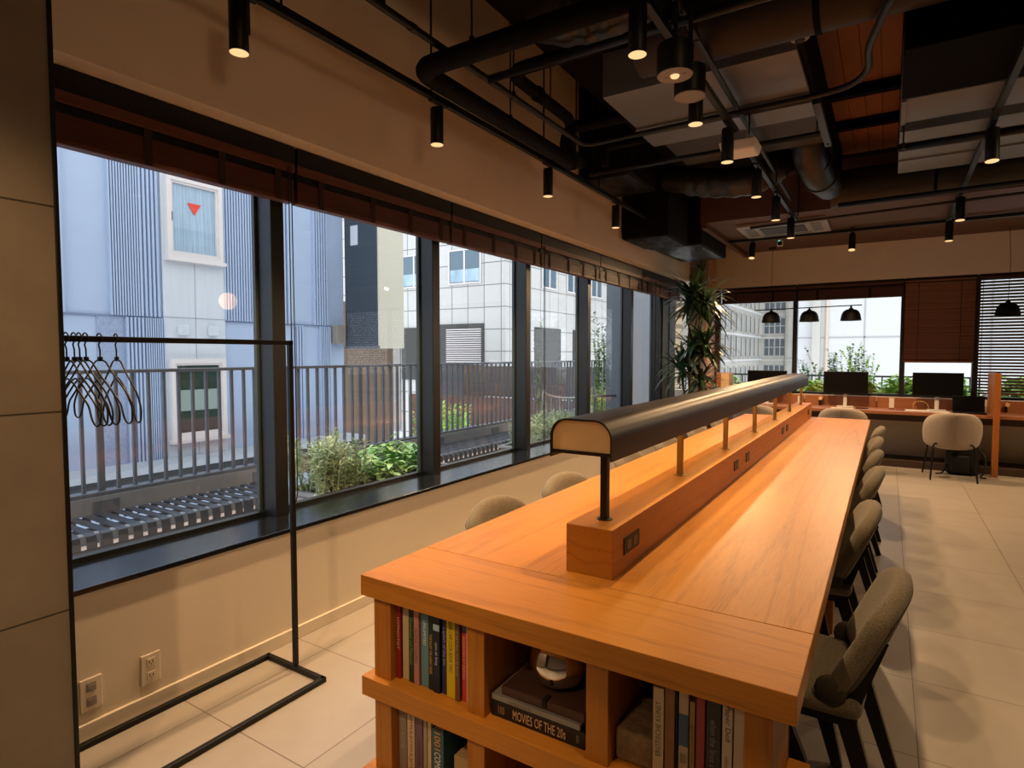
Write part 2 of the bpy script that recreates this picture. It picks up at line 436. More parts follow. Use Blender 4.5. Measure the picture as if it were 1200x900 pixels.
# window wall at the back
xs = [-2.17, -1.14, .165, .935, 2.2, 3.5, 4.9]
for i in range(6):
    w_ = struct_root('window_%d' % (i + 7)); x0, x1 = xs[i], xs[i + 1]
    fr = MB().box(x1 - .03, x1 + .03, YB + .02, YB + .13, .86, 2.43, .003)
    fr.box(x0 + .03, x1 - .03, YB + .05, YB + .11, .86, .895); fr.box(x0 + .03, x1 - .03, YB + .02, YB + .11, 2.36, 2.43)
    struct(fr.build('window_frame', 'frame', w_))
    struct(MB().box(x0 + .02, x1 - .02, YB + .076, YB + .082, .88, 2.38).build('window_pane', 'glass', w_))

# ------------------------------------------------------------------ timber blinds
def blind(axis, a0, a1, off, ztop, zbot, label, group, opened=0.0, tapes=(.12, .5, .88), cord_to=None, cord_at=.95, lit=False, sgn=1, cap=.09):
    """axis 'y': hangs along the left windows at x=off; 'x': along the back at y=off. sgn points into the room"""
    P = (lambda u, d, z: (off + d * sgn, u, z)) if axis == 'y' else (lambda u, d, z: (u, off + d * sgn, z))
    def bx(mb, u0, u1, d0, d1, z0, z1, bev=0):
        p, q = P(u0, d0, z0), P(u1, d1, z1)
        mb.box(min(p[0], q[0]), max(p[0], q[0]), min(p[1], q[1]), max(p[1], q[1]), z0, z1, bev)
    t = thing('wooden_blind', label, 'blind', P((a0 + a1) / 2, 0, ztop), group)
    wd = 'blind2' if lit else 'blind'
    mb = MB(); bx(mb, a0, a1, -.03, .035, ztop - .03, ztop + .055); bx(mb, a0, a1, -.03, .016, ztop - .06 - cap * (0 if opened else 1), ztop - .02); mb.build('headrail', 'dark', t)
    mb = MB(); bx(mb, a0, a1, .022, .034, ztop - .025 - cap * .55, ztop - .028, .003); mb.build('valance', wd, t)
    ztop2 = ztop - .038 - cap * .85
    mb = MB()
    if opened:      # spread slats
        z = ztop - .06
        while z > zbot + .03:
            p = [(-.022, -opened * .022), (.022, opened * .022)]
            th = .0016
            c = [P(0, d, 0) for d, _ in p]
            q = []
            for u in (a0 + .004, a1 - .004):
                for (d, dz) in p:
                    for s_ in (-th, th): q.append(mb.bm.verts.new(P(u, d, z + dz + s_)))
            f = mb.bm.faces.new
            f((q[0], q[1], q[3], q[2])); f((q[4], q[6], q[7], q[5])); f((q[0], q[2], q[6], q[4])); f((q[1], q[5], q[7], q[3])); f((q[0], q[4], q[5], q[1])); f((q[2], q[3], q[7], q[6]))
            z -= .0385
    else:           # drawn up into a stack
        z = zbot + .022; k = 0
        while z < ztop2:
            bx(mb, a0 + .004, a1 - .004, -.025, .025 + .001 * ((k * 7) % 3), z, z + .0035); z += .0052; k += 1
        bx(mb, a0 + .006, a1 - .006, -.023, .022, zbot + .02, ztop2)
    mb.build('slats', wd, t)
    mb = MB(); bx(mb, a0 + .002, a1 - .002, -.026, .028, zbot, zbot + .022, .004); mb.build('bottom_rail', wd, t)
    for f_ in tapes:
        u = a0 + (a1 - a0) * f_
        mb = MB()
        if opened: bx(mb, u - .003, u + .003, .027, .0285, zbot + .01, ztop - .06)
        else: bx(mb, u - .016, u + .016, .0285, .0305, zbot + .002, ztop - .05 - cap * .25)
        mb.build('ladder_tape', 'tape', t)
    if cord_to is not None:
        u = a0 + (a1 - a0) * cord_at
        for k in (-1, 1):
            MB().tube([P(u + k * .008, .04, ztop - .05), P(u + k * .010, .042, (ztop + cord_to) / 2), P(u + k * .012, .04, cord_to + .04), P(u, .04, cord_to)], .0028, 6, fillet=.03).build('pull_cord', 'cord', t)
    return t
edges = [.775, 2.025, 3.31, 4.58, 5.85, 7.11, 8.75]
where = ['nearest the tiled pillar, behind the garment rack', 'over the window with the sage planter outside', 'over the window showing the dark opening of the white tiled building', 'over the window with the outdoor wire chair', 'over the window with the slim tree outside', 'beside the tall corner plant']
cords = [(.66, .97), None, None, (.60, .03), None, (.80, .30)]
for i in range(6):
    c = cords[i]
    blind('y', edges[i] + .008, edges[i + 1] - .008, -2.625, 2.43, 2.205, 'raised dark wooden blind ' + where[i], 'raised wooden blinds along the left windows', tapes=(.12, .42, .68, .92), cord_to=c[0] if c else None, cord_at=c[1] if c else .5)
blind('x', -2.16, -1.13, YB + .0, 2.42, 2.19, 'raised wooden blind on the back window over the stained old facade', 'wooden blinds on the back windows', sgn=-1, lit=False, tapes=(.2, .7), cap=.06)
blind('x', -1.11, .155, YB + .0, 2.42, 2.19, 'raised wooden blind on the back window over the big white wall', 'wooden blinds on the back windows', sgn=-1, tapes=(.2, .7), cap=.06)
blind('x', .175, .915, YB - .005, 2.42, 1.32, 'half lowered wooden blind with slats shut, above the monitor and laptop', 'wooden blinds on the back windows', sgn=-1, opened=.84, tapes=(.2, .8), lit=True, cap=.03)
blind('x', .945, 2.19, YB - .005, 2.42, .93, 'lowered wooden blind with open slats, daylight between them, behind the desk divider', 'wooden blinds on the back windows', sgn=-1, opened=.52, tapes=(.03, .5, .97), cap=.03)
for x0, x1, l in ((2.21, 3.49, 'open-slat wooden blind beyond the picture edge, mirrored as pale stripes in the left panes'), (3.51, 4.89, 'open-slat wooden blind furthest to the side, mirrored faintly in the left panes')):
    blind('x', x0, x1, YB - .005, 2.42, .93, l, 'wooden blinds on the back windows', sgn=-1, opened=.5, tapes=(.03, .5, .97), cap=.03)

# ------------------------------------------------------------------ sockets on the left wall
def socket(y, label, shutter):
    t = thing('wall_socket', label, 'socket', (XW, y, .165), 'wall sockets under the window')
    MB().box(XW, XW + .008, y - .037, y + .037, .105, .228, .003).build('cover_plate', 'paint', t)
    for z in (.195, .140):
        o = MB().box(XW + .008, XW + .0105, y - .016, y + .016, z - .016, z + .016, .002)
        ob = o.build('outlet', 'lgrey' if shutter else 'paint', t)
        if shutter:
            MB().prism([(y - .012, z + .008), (y + .012, z + .008), (y + .008, z - .006), (y, z - .012), (y - .008, z - .006)], 'x', XW + .0105, XW + .0125).build('jack_door', 'lgrey', ob)
        else:
            MB().box(XW + .0105, XW + .0112, y - .008, y - .005, z - .004, z + .007).box(XW + .0105, XW + .0112, y + .005, y + .008, z - .004, z + .007).box(XW + .0105, XW + .0112, y - .002, y + .002, z - .010, z - .006).build('slot', 'dark', ob)
socket(.978, 'cream wall plate with two grey shuttered jacks beside the tiled pillar', True)
socket(1.190, 'cream wall plate with two power outlets, further from the tiled pillar', False)

# ------------------------------------------------------------------ garment rack and hangers
t = thing('garment_rack', 'slim black metal garment rack standing by the window with hangers on its bar', 'garment rack', (-2.227, 1.25, 0))
ya, yb, xa, xb = .79, 1.70, -2.435, -2.035
MB().box(xa, xa + .022, ya, yb, 0, .022, .002).box(xb - .022, xb, ya + .0, yb, 0, .022, .002).box(xa, xb, yb - .022, yb, 0, .022, .002).box(xa, xb, ya, ya + .022, 0, .022, .002).build('base_frame', 'black', t)
for y in (ya + .012, yb - .011): MB().box(-2.237, -2.217, y - .010, y + .010, .02, 1.488, .002).build('upright', 'black', t)
MB().box(-2.237, -2.217, ya, yb, 1.470, 1.490, .002).build('hanging_rail', 'black', t)
def hanger(y, rz, label, first=[None]):
    if first[0] is None:
        t = thing('wire_hanger', label, 'hanger', (0, 0, 0), 'wire hangers on the garment rack')
        L = [(-.03, 0, 0), (.03, 0, 0), (.095, 0, -.055), (.16, 0, -.10), (.198, 0, -.155), (.192, 0, -.196), (.165, 0, -.205), (.142, 0, -.185), (.125, 0, -.14), (.04, 0, -.075), (0, 0, -.055)]
        L = L + [(-x, yy, z) for x, yy, z in L[-2:1:-1]]
        MB().tube(L, .0030, 6, fillet=.018, closed=True).build('wire_loop', mat('copper_brown_wire', '#140e0c', .35, metal=.5), t, smooth='all')
        MB().box(-.009, .009, -.005, .005, -.004, .012, .002).build('clip', 'black', t)
        MB().tube([(0, 0, .01), (0, 0, .035), (-.008, 0, .052), (.006, 0, .066)] + [(.0188 * math.cos(a) - .0025, 0, .0712 + .0188 * math.sin(a)) for a in [R(-10 + 30 * k) for k in range(7)]], .0026, 6).build('hook', 'black', t, smooth='all')
        first[0] = t
    else: t = copy_tree(first[0], label=label)
    t.location = (-2.2245, y, 1.410); t.rotation_euler = (0, 0, rz)
for y, rz, l in ((.991, -.10, 'wire hanger at the free right end of the row, apart from the others'), (.941, .02, 'wire hanger second from the free end of the row'), (.900, .04, 'wire hanger third from the free end of the row'), (.882, .03, 'wire hanger fourth from the free end of the row'), (.867, .035, 'wire hanger fifth from the free end, next to last by the pillar'), (.8455, .05, 'wire hanger last in the row, half hidden at the tiled pillar')):
    hanger(y, rz, l)

# ------------------------------------------------------------------ the long table with its shelf end
X0, X1, YA, YE = -1.40, -.137, 1.31, 7.36
tb = thing('communal_table', 'long oak table with an open bookshelf end and a raised power spine', 'table', (-.77, 4.3, 0))
MB().box(X0, X1, 1.632, YE, .672, .73, .002).build('tabletop', 'oak_y', tb)
MB().box(X0, X1, YA, 1.629, .664, .73, .002).build('breadboard_end', 'oak_x', tb)
MB().box(-.862, -.702, 1.69, 7.385, .73, .886, .002).build('power_spine', 'oak_y', tb)
def outlet_plate(y, w_=.14, pair=True):
    o = MB().box(-.7025, -.6985, y - w_ / 2, y + w_ / 2, .782, .838, .002).build('power_outlet', 'dark', tb)
    m = MB()
    for k in ((-1, 1) if pair else (0,)):
        m.box(-.6985, -.6975, y + k * .028 - .018, y + k * .028 + .018, .794, .826, .001)
    m.build('socket_face', mat('socket_face', '#33312e', .4), o)
outlet_plate(1.85)
for y in (3.46, 3.78, 5.22, 5.46, 7.05): outlet_plate(y, .11)
MB().box(X0, X1, YA, 1.62, .338, .400, .002).build('shelf_board', 'oak_x', tb)
MB().box(X0, X1, YA, 1.62, .03, .095, .002).build('shelf_board', 'oak_x', tb)
for xa_, xb_ in ((-1.367, -1.297), (-.998, -.938), (-.623, -.563), (-.244, -.186)):
    for za, zb in ((.400, .664), (.095, .338)):
        MB().box(xa_, xb_, 1.335, 1.62, za, zb, .0015).build('shelf_upright', 'oak_z', tb)
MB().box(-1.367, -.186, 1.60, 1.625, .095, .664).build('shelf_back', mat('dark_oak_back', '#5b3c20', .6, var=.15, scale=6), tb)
for x in (-1.32, -.235):
    for y in (3.41, 5.12, 7.20):
        MB().box(x - .035, x + .035, y - .035, y + .035, 0, .672, .003).build('leg', 'oak_z', tb)
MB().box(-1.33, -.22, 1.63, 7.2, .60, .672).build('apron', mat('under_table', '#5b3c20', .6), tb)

# long lamp on the spine
lp = thing('table_lamp', 'long bronze hooded lamp on brass posts running along the oak table spine', 'lamp', (-.78, 4.5, .886))
hx0, hx1, hz0, hz1, rr = -.967, -.742, 1.082, 1.215, .062
def arch(x0, x1, z0, z1, r, n=8):
    p = [(x0, z0)]
    p += [(x0 + r - r * math.cos(a), z1 - r + r * math.sin(a)) for a in [math.pi / 2 * k / n for k in range(n + 1)]]
    p += [(x1 - r + r * math.sin(a), z1 - r + r * math.cos(a)) for a in [math.pi / 2 * k / n for k in range(n + 1)]]
    return p + [(x1, z0)]
outer = arch(hx0, hx1, hz0, hz1, rr); inner = arch(hx0 + .005, hx1 - .005, hz0, hz1 - .005, rr - .004)
seams = [1.77, 3.64, 5.50, 7.37]
for k in range(3):
    MB().prism(outer + inner[::-1], 'y', seams[k] + .0015, seams[k + 1] - .0015).build('hood', 'bronze', lp, smooth=True)
for y in (1.783, 7.355): MB().prism(arch(hx0 + .007, hx1 - .007, hz0 + .026, hz1 - .007, rr - .006), 'y', y - .004, y + .004).build('end_panel', 'cream', lp)
MB().box(hx0 + .004, hx1 - .004, 1.775, 1.79, hz0 + .014, hz0 + .026, .001).build('end_lip', 'bronze', lp)
MB().box(-.875, -.83, 1.82, 7.33, hz1 - .035, hz1 - .025).build('led_strip', 'led', lp)
MB().box(-.89, -.815, 1.80, 7.34, hz1 - .024, hz1 - .006).build('led_rail', 'bronze', lp)
for i, y in enumerate((1.746, 2.641, 3.528, 4.41, 5.30, 6.18, 7.05)):
    if i == 0: y = 1.80
    p = MB().box(-.788, -.764, y - .013, y + .013, .886, 1.19, .002).build('post', 'brass' if i else 'bronze', lp)
    MB().lathe([(.026, .886), (.026, .889), (.012, .891)], (-.776, y, 0), 20).build('base_disc', 'brass' if i else 'bronze', p, smooth=True)

# ------------------------------------------------------------------ books
DOWN = ((0, 0, -1), (1, 0, 0)); UPW = ((0, 0, 1), (-1, 0, 0)); FLAT = ((1, 0, 0), (0, 0, 1))
def book(x0, x1, z0, h, color, label, group, depth=.19, y=1.362, text=None, rough=.45, bands=None, pc='paper', cover=None):
    t = thing('book', label, 'book', ((x0 + x1) / 2, y, z0), group)
    m = cover or mat('book_cover', color, rough, var=.05, scale=30)
    e = .0012; c = .003 if x1 - x0 > .016 else .0015
    b = MB().box(x0 + e, x1 - e, y, y + .004, z0, z0 + h, .0012)
    b.box(x0 + e, x0 + e + c, y + .003, y + depth, z0, z0 + h); b.box(x1 - e - c, x1 - e, y + .003, y + depth, z0, z0 + h)
    b.build('cover', m, t)
    MB().box(x0 + e + c, x1 - e - c, y + .004, y + depth - .004, z0 + .003, z0 + h - .004).build('page_block', pc, t)
    for (za, zb, bc) in (bands or ()):
        MB().box(x0 + e * 1.2, x1 - e * 1.2, y - .0008, y + .001, z0 + h * za, z0 + h * zb).build('spine_band', mat('spine_band', bc, .5), t)
    for (s_, frac, at_, mode, colr, hf) in (text or ()):
        L = h * frac; H = (x1 - x0) * hf
        xd, yd = {'d': DOWN, 'u': UPW, 'f': FLAT}[mode]
        if mode == 'f': L, H = (x1 - x0) * frac, h * hf
        lettering(s_, L, H, ((x0 + x1) / 2, y - (.0012 if bands else .0004), z0 + h * at_), xd, yd, mat('spine_ink', colr, .5), t, shear=0)
    return t
S1, S2 = .4005, .0955
g = 'books in the upper left shelf bay'
book(-1.2965, -1.309 + .006 + .002, S1, .243, '#8a1f1e', 'thin dark red book standing against the left side of the upper shelf bay', g, text=[('HYPNOTIST', .42, .62, 'd', '#d9b7a8', .5)]) if False else None
X = [-1.2955, -1.2775, -1.2515, -1.231, -1.209, -1.178, -1.155, -1.130, -1.110, -1.077, -1.056, -1.036, -1.0235]
X = [-1.2955 + (v + 1.329) * (.282 / .305) for v in (-1.329, -1.309, -1.278, -1.251, -1.226, -1.191, -1.166, -1.137, -1.114, -1.077, -1.055, -1.034, -1.023)]
rows = [
    ('#8a1f22', .245, 'dark red paperback, first book at the left end of the upper shelf', [('HYPNOTIST', .42, .60, 'd', '#dcb9ab', .55)]),
    ('#bcae8e', .243, 'cream blank-spined book beside the dark red paperback', []),
    ('#1f3318', .240, 'dark green book with thin pale green title, right of the cream book', [('Dreamboats and Petticoats', .62, .55, 'd', '#7f9a58', .55)]),
    ('#b17f78', .242, 'dusty pink book between the dark green and light blue ones', [('ALEXA CHUNG', .46, .52, 'd', '#7a4a48', .5)]),
    ('#5f8ba0', .244, 'light blue book titled UNLIMITED', [('UNLIMITED', .32, .70, 'd', '#e6e8e6', .34)]),
    ('#12281f', .240, 'dark green book with yellow capitals, right of the light blue one', [('TURTLE BY THE GREAT RIVER', .52, .47, 'd', '#d5a83a', .42)]),
    ('#161f3a', .236, 'navy book with a small pale square high on its spine', [('open air living', .30, .52, 'd', '#cfd2da', .5)]),
    ('#2b2c52', .240, 'indigo book between the navy book and the yellow cook book', [('a splash of tiny bits', .50, .62, 'd', '#a9a8cc', .6)]),
    ('#d2bb12', .244, 'bright yellow cook book on the upper shelf', [('RIVER CAFE COOK BOOK TWO', .64, .64, 'd', '#3c3a20', .40)]),
    ('#6d4a34', .242, 'brown book with pale capitals, right of the yellow cook book', [('THE NATURAL HOUSE BOOK', .62, .62, 'd', '#b49a7c', .5)]),
    ('#c23a34', .244, 'coral red book with a violet band at its head', [('INTERIORS BY DESIGN', .52, .55, 'd', '#e8b8a6', .45)]),
    ('#d8d0c4', .243, 'thin white booklet at the right end of the upper left bay', []),
]
for i, (c, h, l, tx) in enumerate(rows):
    bands = [(.82, .90, '#9fc0cc')] if i == 6 else ([(.86, 1.0, '#4c3f78')] if i == 10 else None)
    book(X[i], X[i + 1] - .0006, S1, h, c, l, g, text=tx, bands=bands, y=1.360 + .004 * ((i * 5) % 3))
g = 'books in the lower left shelf bay'
low = [
    (-1.296, -1.262, '#8c8078', .222, 'grey book with faint white capitals in the lower bay', [('STYLE BOOK', .5, .58, 'd', '#b3a79b', .45)]),
    (-1.261, -1.229, '#cdb88f', .216, 'cream book with repeated slanted capitals in the lower bay', [('JOYFUL/JOYFUL/JOY', .84, .5, 'd', '#3f352a', .45)]),
    (-1.228, -1.195, '#6b5066', .209, 'muted purple book in the lower bay', [('A TASTE OF TIME', .4, .4, 'd', '#4a3350', .4)]),
    (-1.194, -1.178, '#a8927c', .204, 'narrow tan book right of the muted purple one', []),
    (-1.177, -1.161, '#c9b694', .200, 'narrow cream book next to the teal 1001 book', [('field notes', .2, .78, 'd', '#8a7a5c', .4)]),
    (-1.160, -1.112, '#2f5b6d', .184, 'thick teal book with 1001 in orange numerals', [('1001', .30, .80, 'd', '#e09a2a', .5), ('COMICS', .42, .40, 'd', '#f0ead8', .5)]),
]
for x0, x1, c, h, l, tx in low: book(x0, x1, S2, h, c, l, g, text=tx, y=1.368, depth=.17)
def carton(x0, x1, y0, y1, z0, z1, m, label, name='stone_block', cat='box', lid=True):
    t = thing(name, label, cat, ((x0 + x1) / 2, (y0 + y1) / 2, z0))
    MB().box(x0, x1, y0, y1, z0, z1, .006, 3).build('body', m, t)
    return t
tag(MB().box(-1.075, -1.002, 1.37, 1.50, S2, .222, .004, 3).build('box', mat('kraft_box', '#a98f66', .8, var=.08, scale=20), loc=(-1.04, 1.43, S2)), 'small kraft box standing at the right of the lower left bay', 'box')
tag(MB().box(-.80, -.69, 1.37, 1.52, S2, .262, .006, 3).build('box', mat('white_box', '#b7a592', .8, var=.1, scale=20), loc=(-.75, 1.43, S2)), 'pale box in the lower middle bay under the stacked film books', 'box')

# lying stack in the middle bay
def flat_book(x0, x1, z0, z1, color, label, text=None, d=.21, y=1.362, side='#c6b694'):
    t = thing('book', label, 'book', ((x0 + x1) / 2, y, z0), 'books lying in the middle bay')
    m = mat('book_cover', color, .4, var=.05, scale=30); c = .003
    b = MB().box(x0, x1, y, y + .004, z0, z1, .0012); b.box(x0, x1, y + .002, y + d, z0, z0 + c); b.box(x0, x1, y + .002, y + d, z1 - c, z1)
    b.build('cover', m, t)
    MB().box(x0 + .004, x1 - .004, y + .004, y + d - .003, z0 + c, z1 - c).build('page_block', mat('side_paper', side, .9), t)
    for s_, fx, at_, hf, col in text or ():
        lettering(s_, (x1 - x0) * fx, (z1 - z0) * hf, (x0 + (x1 - x0) * at_, y - .0005, (z0 + z1) / 2), *FLAT, mat('spine_ink', col, .5), t)
    return t
flat_book(-.932, -.638, S1, .447, '#141210', 'thick black film book lying at the bottom of the stack', [('MOVIES OF THE 20s', .56, .53, .58, '#d8b48c'), ('100', .07, .12, .5, '#a88a66'), ('II', .02, .93, .45, '#8a8580')])
flat_book(-.930, -.652, .4475, .4625, '#8b8985', 'thin grey-spined book lying on the black film book', [('CLASSIC CINEMA', .26, .34, .5, '#5a5855')], d=.205)
t = thing('wooden_tray', 'flat brown wooden case lying on top of the stacked books', 'case', (-.78, 1.46, .463))
MB().box(-.905, -.645, 1.372, 1.56, .463, .488, .003).build('case_body', mat('brown_case', '#4a3226', .55, var=.1, scale=12), t)
MB().box(-.772, -.756, 1.368, 1.40, .470, .492, .002).build('clasp', mat('dark_clasp', '#1c1613', .4, metal=.5), t)
o = MB().lathe([(.02, 0), (.050, .004), (.074, .026), (.086, .058), (.087, .078), (.078, .106), (.058, .132), (.03, .146), (.001, .150)], (-.772, 1.475, .489), 40).build('chrome_globe', 'chrome', smooth='all', loc=(-.772, 1.475, .489))
tag(o, 'polished chrome globe ornament sitting on the brown case in the middle bay', 'ornament')
# right bay
tag(MB().box(-.561, -.462, 1.378, 1.56, S1, .482, .009, 3).build('stone_block', 'stone', loc=(-.51, 1.46, S1)), 'rough sandy stone block at the left of the right-hand bay', 'block')
g = 'books in the right shelf bay'
rt = [
    (-.4600, -.4310, '#cdbb9c', .226, 'cream art book with dark capitals, next to the stone block', [('EROTISCHE KUNST', .60, .55, 'u', '#4a3f33', .42)], None),
    (-.4300, -.4045, '#8e6438', .237, 'plain ochre brown book in the right bay', [], None),
    (-.4035, -.3980, '#17140f', .236, 'very thin black book between the ochre and the blue-banded ones', [], None),
    (-.3970, -.3720, '#b9ab92', .243, 'pale book with a broad blue band and a barcode', [('III II', .5, .30, 'f', '#4a443a', .10)], [(.42, .74, '#3c5f8a')]),
    (-.3710, -.3570, '#a08248', .216, 'short tan book right of the blue-banded one', [('garden diary', .5, .5, 'd', '#5c4a24', .4)], None),
    (-.3560, -.3340, '#a23b3c', .240, 'crimson book in the right bay', [], None),
    (-.3330, -.2985, '#2c2830', .238, 'black book with grey handwritten title in the right bay', [('when the lines swim', .6, .5, 'd', '#8b8792', .4)], None),
    (-.2975, -.2730, '#cfc2b0', .244, 'white book with a dark script title near the right upright', [('Paper Doll', .34, .78, 'd', '#3a3350', .6), ('collected stories', .24, .35, 'd', '#7a7080', .3)], None),
    (-.2720, -.2465, '#c9b9a2', .241, 'plain cream book last in the right bay, against the upright', [], None),
]
for x0, x1, c, h, l, tx, bd in rt: book(x0, x1, S1, h, c, l, g, text=tx, bands=bd, y=1.366)
# ------------------------------------------------------------------ dining chairs
def shell(mb, fn, nu, nv, th):
    """closed cushion-like sheet: fn(u,v) -> point of the mid surface, u,v in 0..1"""
    P = [[V(fn(i / nu, j / nv)) for j in range(nv + 1)] for i in range(nu + 1)]
    F = []; B = []
    for i in range(nu + 1):
        fr, br = [], []
        for j in range(nv + 1):
            a = P[min(i + 1, nu)][j] - P[max(i - 1, 0)][j]; b = P[i][min(j + 1, nv)] - P[i][max(j - 1, 0)]
            n = a.cross(b).normalized()
            ed = min(i, nu - i) / nu * 2, min(j, nv - j) / nv * 2
            k = th / 2 * min(1, .8 + 1.2 * min(ed[0] * 1.3, ed[1]))
            fr.append(mb.bm.verts.new(P[i][j] + n * k)); br.append(mb.bm.verts.new(P[i][j] - n * k))
        F.append(fr); B.append(br)
    f = mb.bm.faces.new
    for i in range(nu):
        for j in range(nv):
            f((F[i][j], F[i + 1][j], F[i + 1][j + 1], F[i][j + 1])); f((B[i][j], B[i][j + 1], B[i + 1][j + 1], B[i + 1][j]))
    for i in range(nu):
        f((F[i][0], B[i][0], B[i + 1][0], F[i + 1][0])); f((F[i][nv], F[i + 1][nv], B[i + 1][nv], B[i][nv]))
    for j in range(nv):
        f((F[0][j], F[0][j + 1], B[0][j + 1], B[0][j])); f((F[nu][j], B[nu][j], B[nu][j + 1], F[nu][j + 1]))
def subsurf(o, n=1):
    m = o.modifiers.new('smooth', 'SUBSURF'); m.levels = n; m.render_levels = n; return o

def back_fn(u, v):
    s = u * 2 - 1
    hw = .214 + .020 * min(1, v * 1.6)
    if v > .82: hw *= 1 - .07 * ((v - .78) / .22) ** 2
    ang = s * 1.02; k = (1 - math.cos(ang)) / (1 - math.cos(1.02))
    z = .455 + .325 * v - .062 * (k ** 1.2) * v + .03 * k * (1 - v)
    x = hw * math.sin(ang) / math.sin(1.02)
    y = -.182 - .118 * v + .050 * k
    return (x, y, z)
dc = thing('dining_chair', 'x', 'chair', (0, 0, 0), 'tweed chairs around the oak table')
mb = MB(); mb.box(-.235, .235, -.215, .225, .405, .475, .03, 3)
for v in mb.bm.verts:
    k = (v.co.y + .215) / .44
    v.co.x *= .90 + .12 * k
    if v.co.z > .45: v.co.z -= .012 * (abs(v.co.x) / .235) ** 2
subsurf(mb.build('seat', 'tweed', dc, smooth='all'))
mb = MB(); shell(mb, back_fn, 14, 8, .060); subsurf(mb.build('backrest', 'tweed', dc, smooth='all'))
for s in (-1, 1): MB().lathe([(.001, -.016), (.034, -.015), (.042, -.006), (.042, .006), (.034, .015), (.001, .016)], (s * .205, -.135, .482), 14, 'x').build('shade_pad', mat('shaded_tweed', '#453e31', .95, var=.3, scale=170), dc, smooth='all')  # dark discs in place of the shade where the back meets the seat
def off_fn(u, v, d):
    e = .01; p = V(back_fn(u, v)); a_ = V(back_fn(u + e, v)) - V(back_fn(u - e, v)); b_ = V(back_fn(u, v + e)) - V(back_fn(u, v - e))
    return p + a_.cross(b_).normalized() * d
for d in (-1,):
    sd = 1 if off_fn(.5, .5, .01).y < V(back_fn(.5, .5)).y else -1
    MB().tube([off_fn(.075, .02 + .88 * k / 10, sd * .0275) for k in range(11)] + [off_fn(.075 + .85 * k / 20, .91, sd * .027) for k in range(1, 21)] + [off_fn(.925, .90 - .88 * k / 10, sd * .0275) for k in range(1, 11)], .0026, 5).build('piping', mat('dark_piping', '#443c32', .9), dc)
MB().box(-.19, .19, -.17, .18, .385, .405, .004).build('seat_frame', 'black', dc)
for s in (-1, 1):
    m_ = MB(); m_.taper((s * .195, .17, .385), (s * .20, .0, .375), (.026, .045), (.028, .062), (0, 0, 1)); m_.taper((s * .20, .02, .392), (s * .212, -.055, .245), (.028, .070), (.027, .056)); m_.taper((s * .212, -.053, .25), (s * .218, -.115, 0), (.027, .056), (.022, .032)); m_.build('leg', 'black', dc)
    MB().taper((s * .175, -.17, .41), (s * .200, -.295, 0), (.028, .050), (.022, .030)).build('leg', 'black', dc)
    MB().taper((s * .175, -.165, .385), (s * .150, -.262, .635), (.026, .042), (.020, .014)).build('back_support', 'black', dc)
    MB().taper((s * .19, .20, .395), (s * .17, -.20, .395), (.024, .034), (.024, .034), (0, 0, 1)).build('side_rail', 'black', dc)
ord_ = ['nearest the bookshelf end', 'second from the bookshelf end', 'third from the bookshelf end', 'fourth from the bookshelf end', 'fifth from the bookshelf end', 'furthest, at the desk end']
ys = [2.07, 3.01, 3.99, 4.72, 5.46, 6.30]
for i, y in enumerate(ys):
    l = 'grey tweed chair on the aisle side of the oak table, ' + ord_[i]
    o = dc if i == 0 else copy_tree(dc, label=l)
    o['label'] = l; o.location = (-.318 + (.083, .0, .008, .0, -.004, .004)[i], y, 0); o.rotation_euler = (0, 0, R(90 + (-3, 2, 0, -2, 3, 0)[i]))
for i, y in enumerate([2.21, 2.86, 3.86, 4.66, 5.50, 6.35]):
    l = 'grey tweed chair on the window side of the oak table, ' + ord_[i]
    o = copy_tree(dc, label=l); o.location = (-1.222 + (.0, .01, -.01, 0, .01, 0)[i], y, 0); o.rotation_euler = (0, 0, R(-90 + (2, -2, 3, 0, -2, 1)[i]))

# ------------------------------------------------------------------ counter desk under the back window
dk = thing('window_desk', 'long reddish wooden counter desk under the back windows', 'desk', (0, 9.1, 0))
MB().box(-2.16, 4.9, 8.80, 9.38, .675, .715, .003).build('desktop', 'desk', dk)
MB().box(-2.16, 4.9, 8.86, 9.38, .595, .675).build('apron', mat('dark_apron', '#3d2419', .6), dk)
for x0, x1 in ((-2.16, -.99), (-.98, -.765), (-.755, -.115), (-.105, .935), (1.10, 2.6), (2.61, 4.9)):
    MB().box(x0, x1, 9.34, 9.375, .715, .855, .002).build('upstand', 'desk', dk)
for x in (.85, 3.4): MB().box(x, x + .05, 8.95, 9.38, .085, .60, .002).build('support_panel', mat('grey_support', '#6b5b50', .7), dk)
t = thing('desk_divider', 'upright wooden divider panel standing at the desk beside the open-slat blind', 'divider', (1.08, 8.9, 0))
MB().box(1.055, 1.115, 8.785, 9.33, .715, 1.205, .002).build('panel', 'desk_z', t)
MB().box(1.055, 1.115, 8.765, 8.80, 0, 1.205, .002).build('front_post', mat('orange_post', '#a8622c', .4, var=.1, scale=8, stretch=(8, 8, .6)), t)

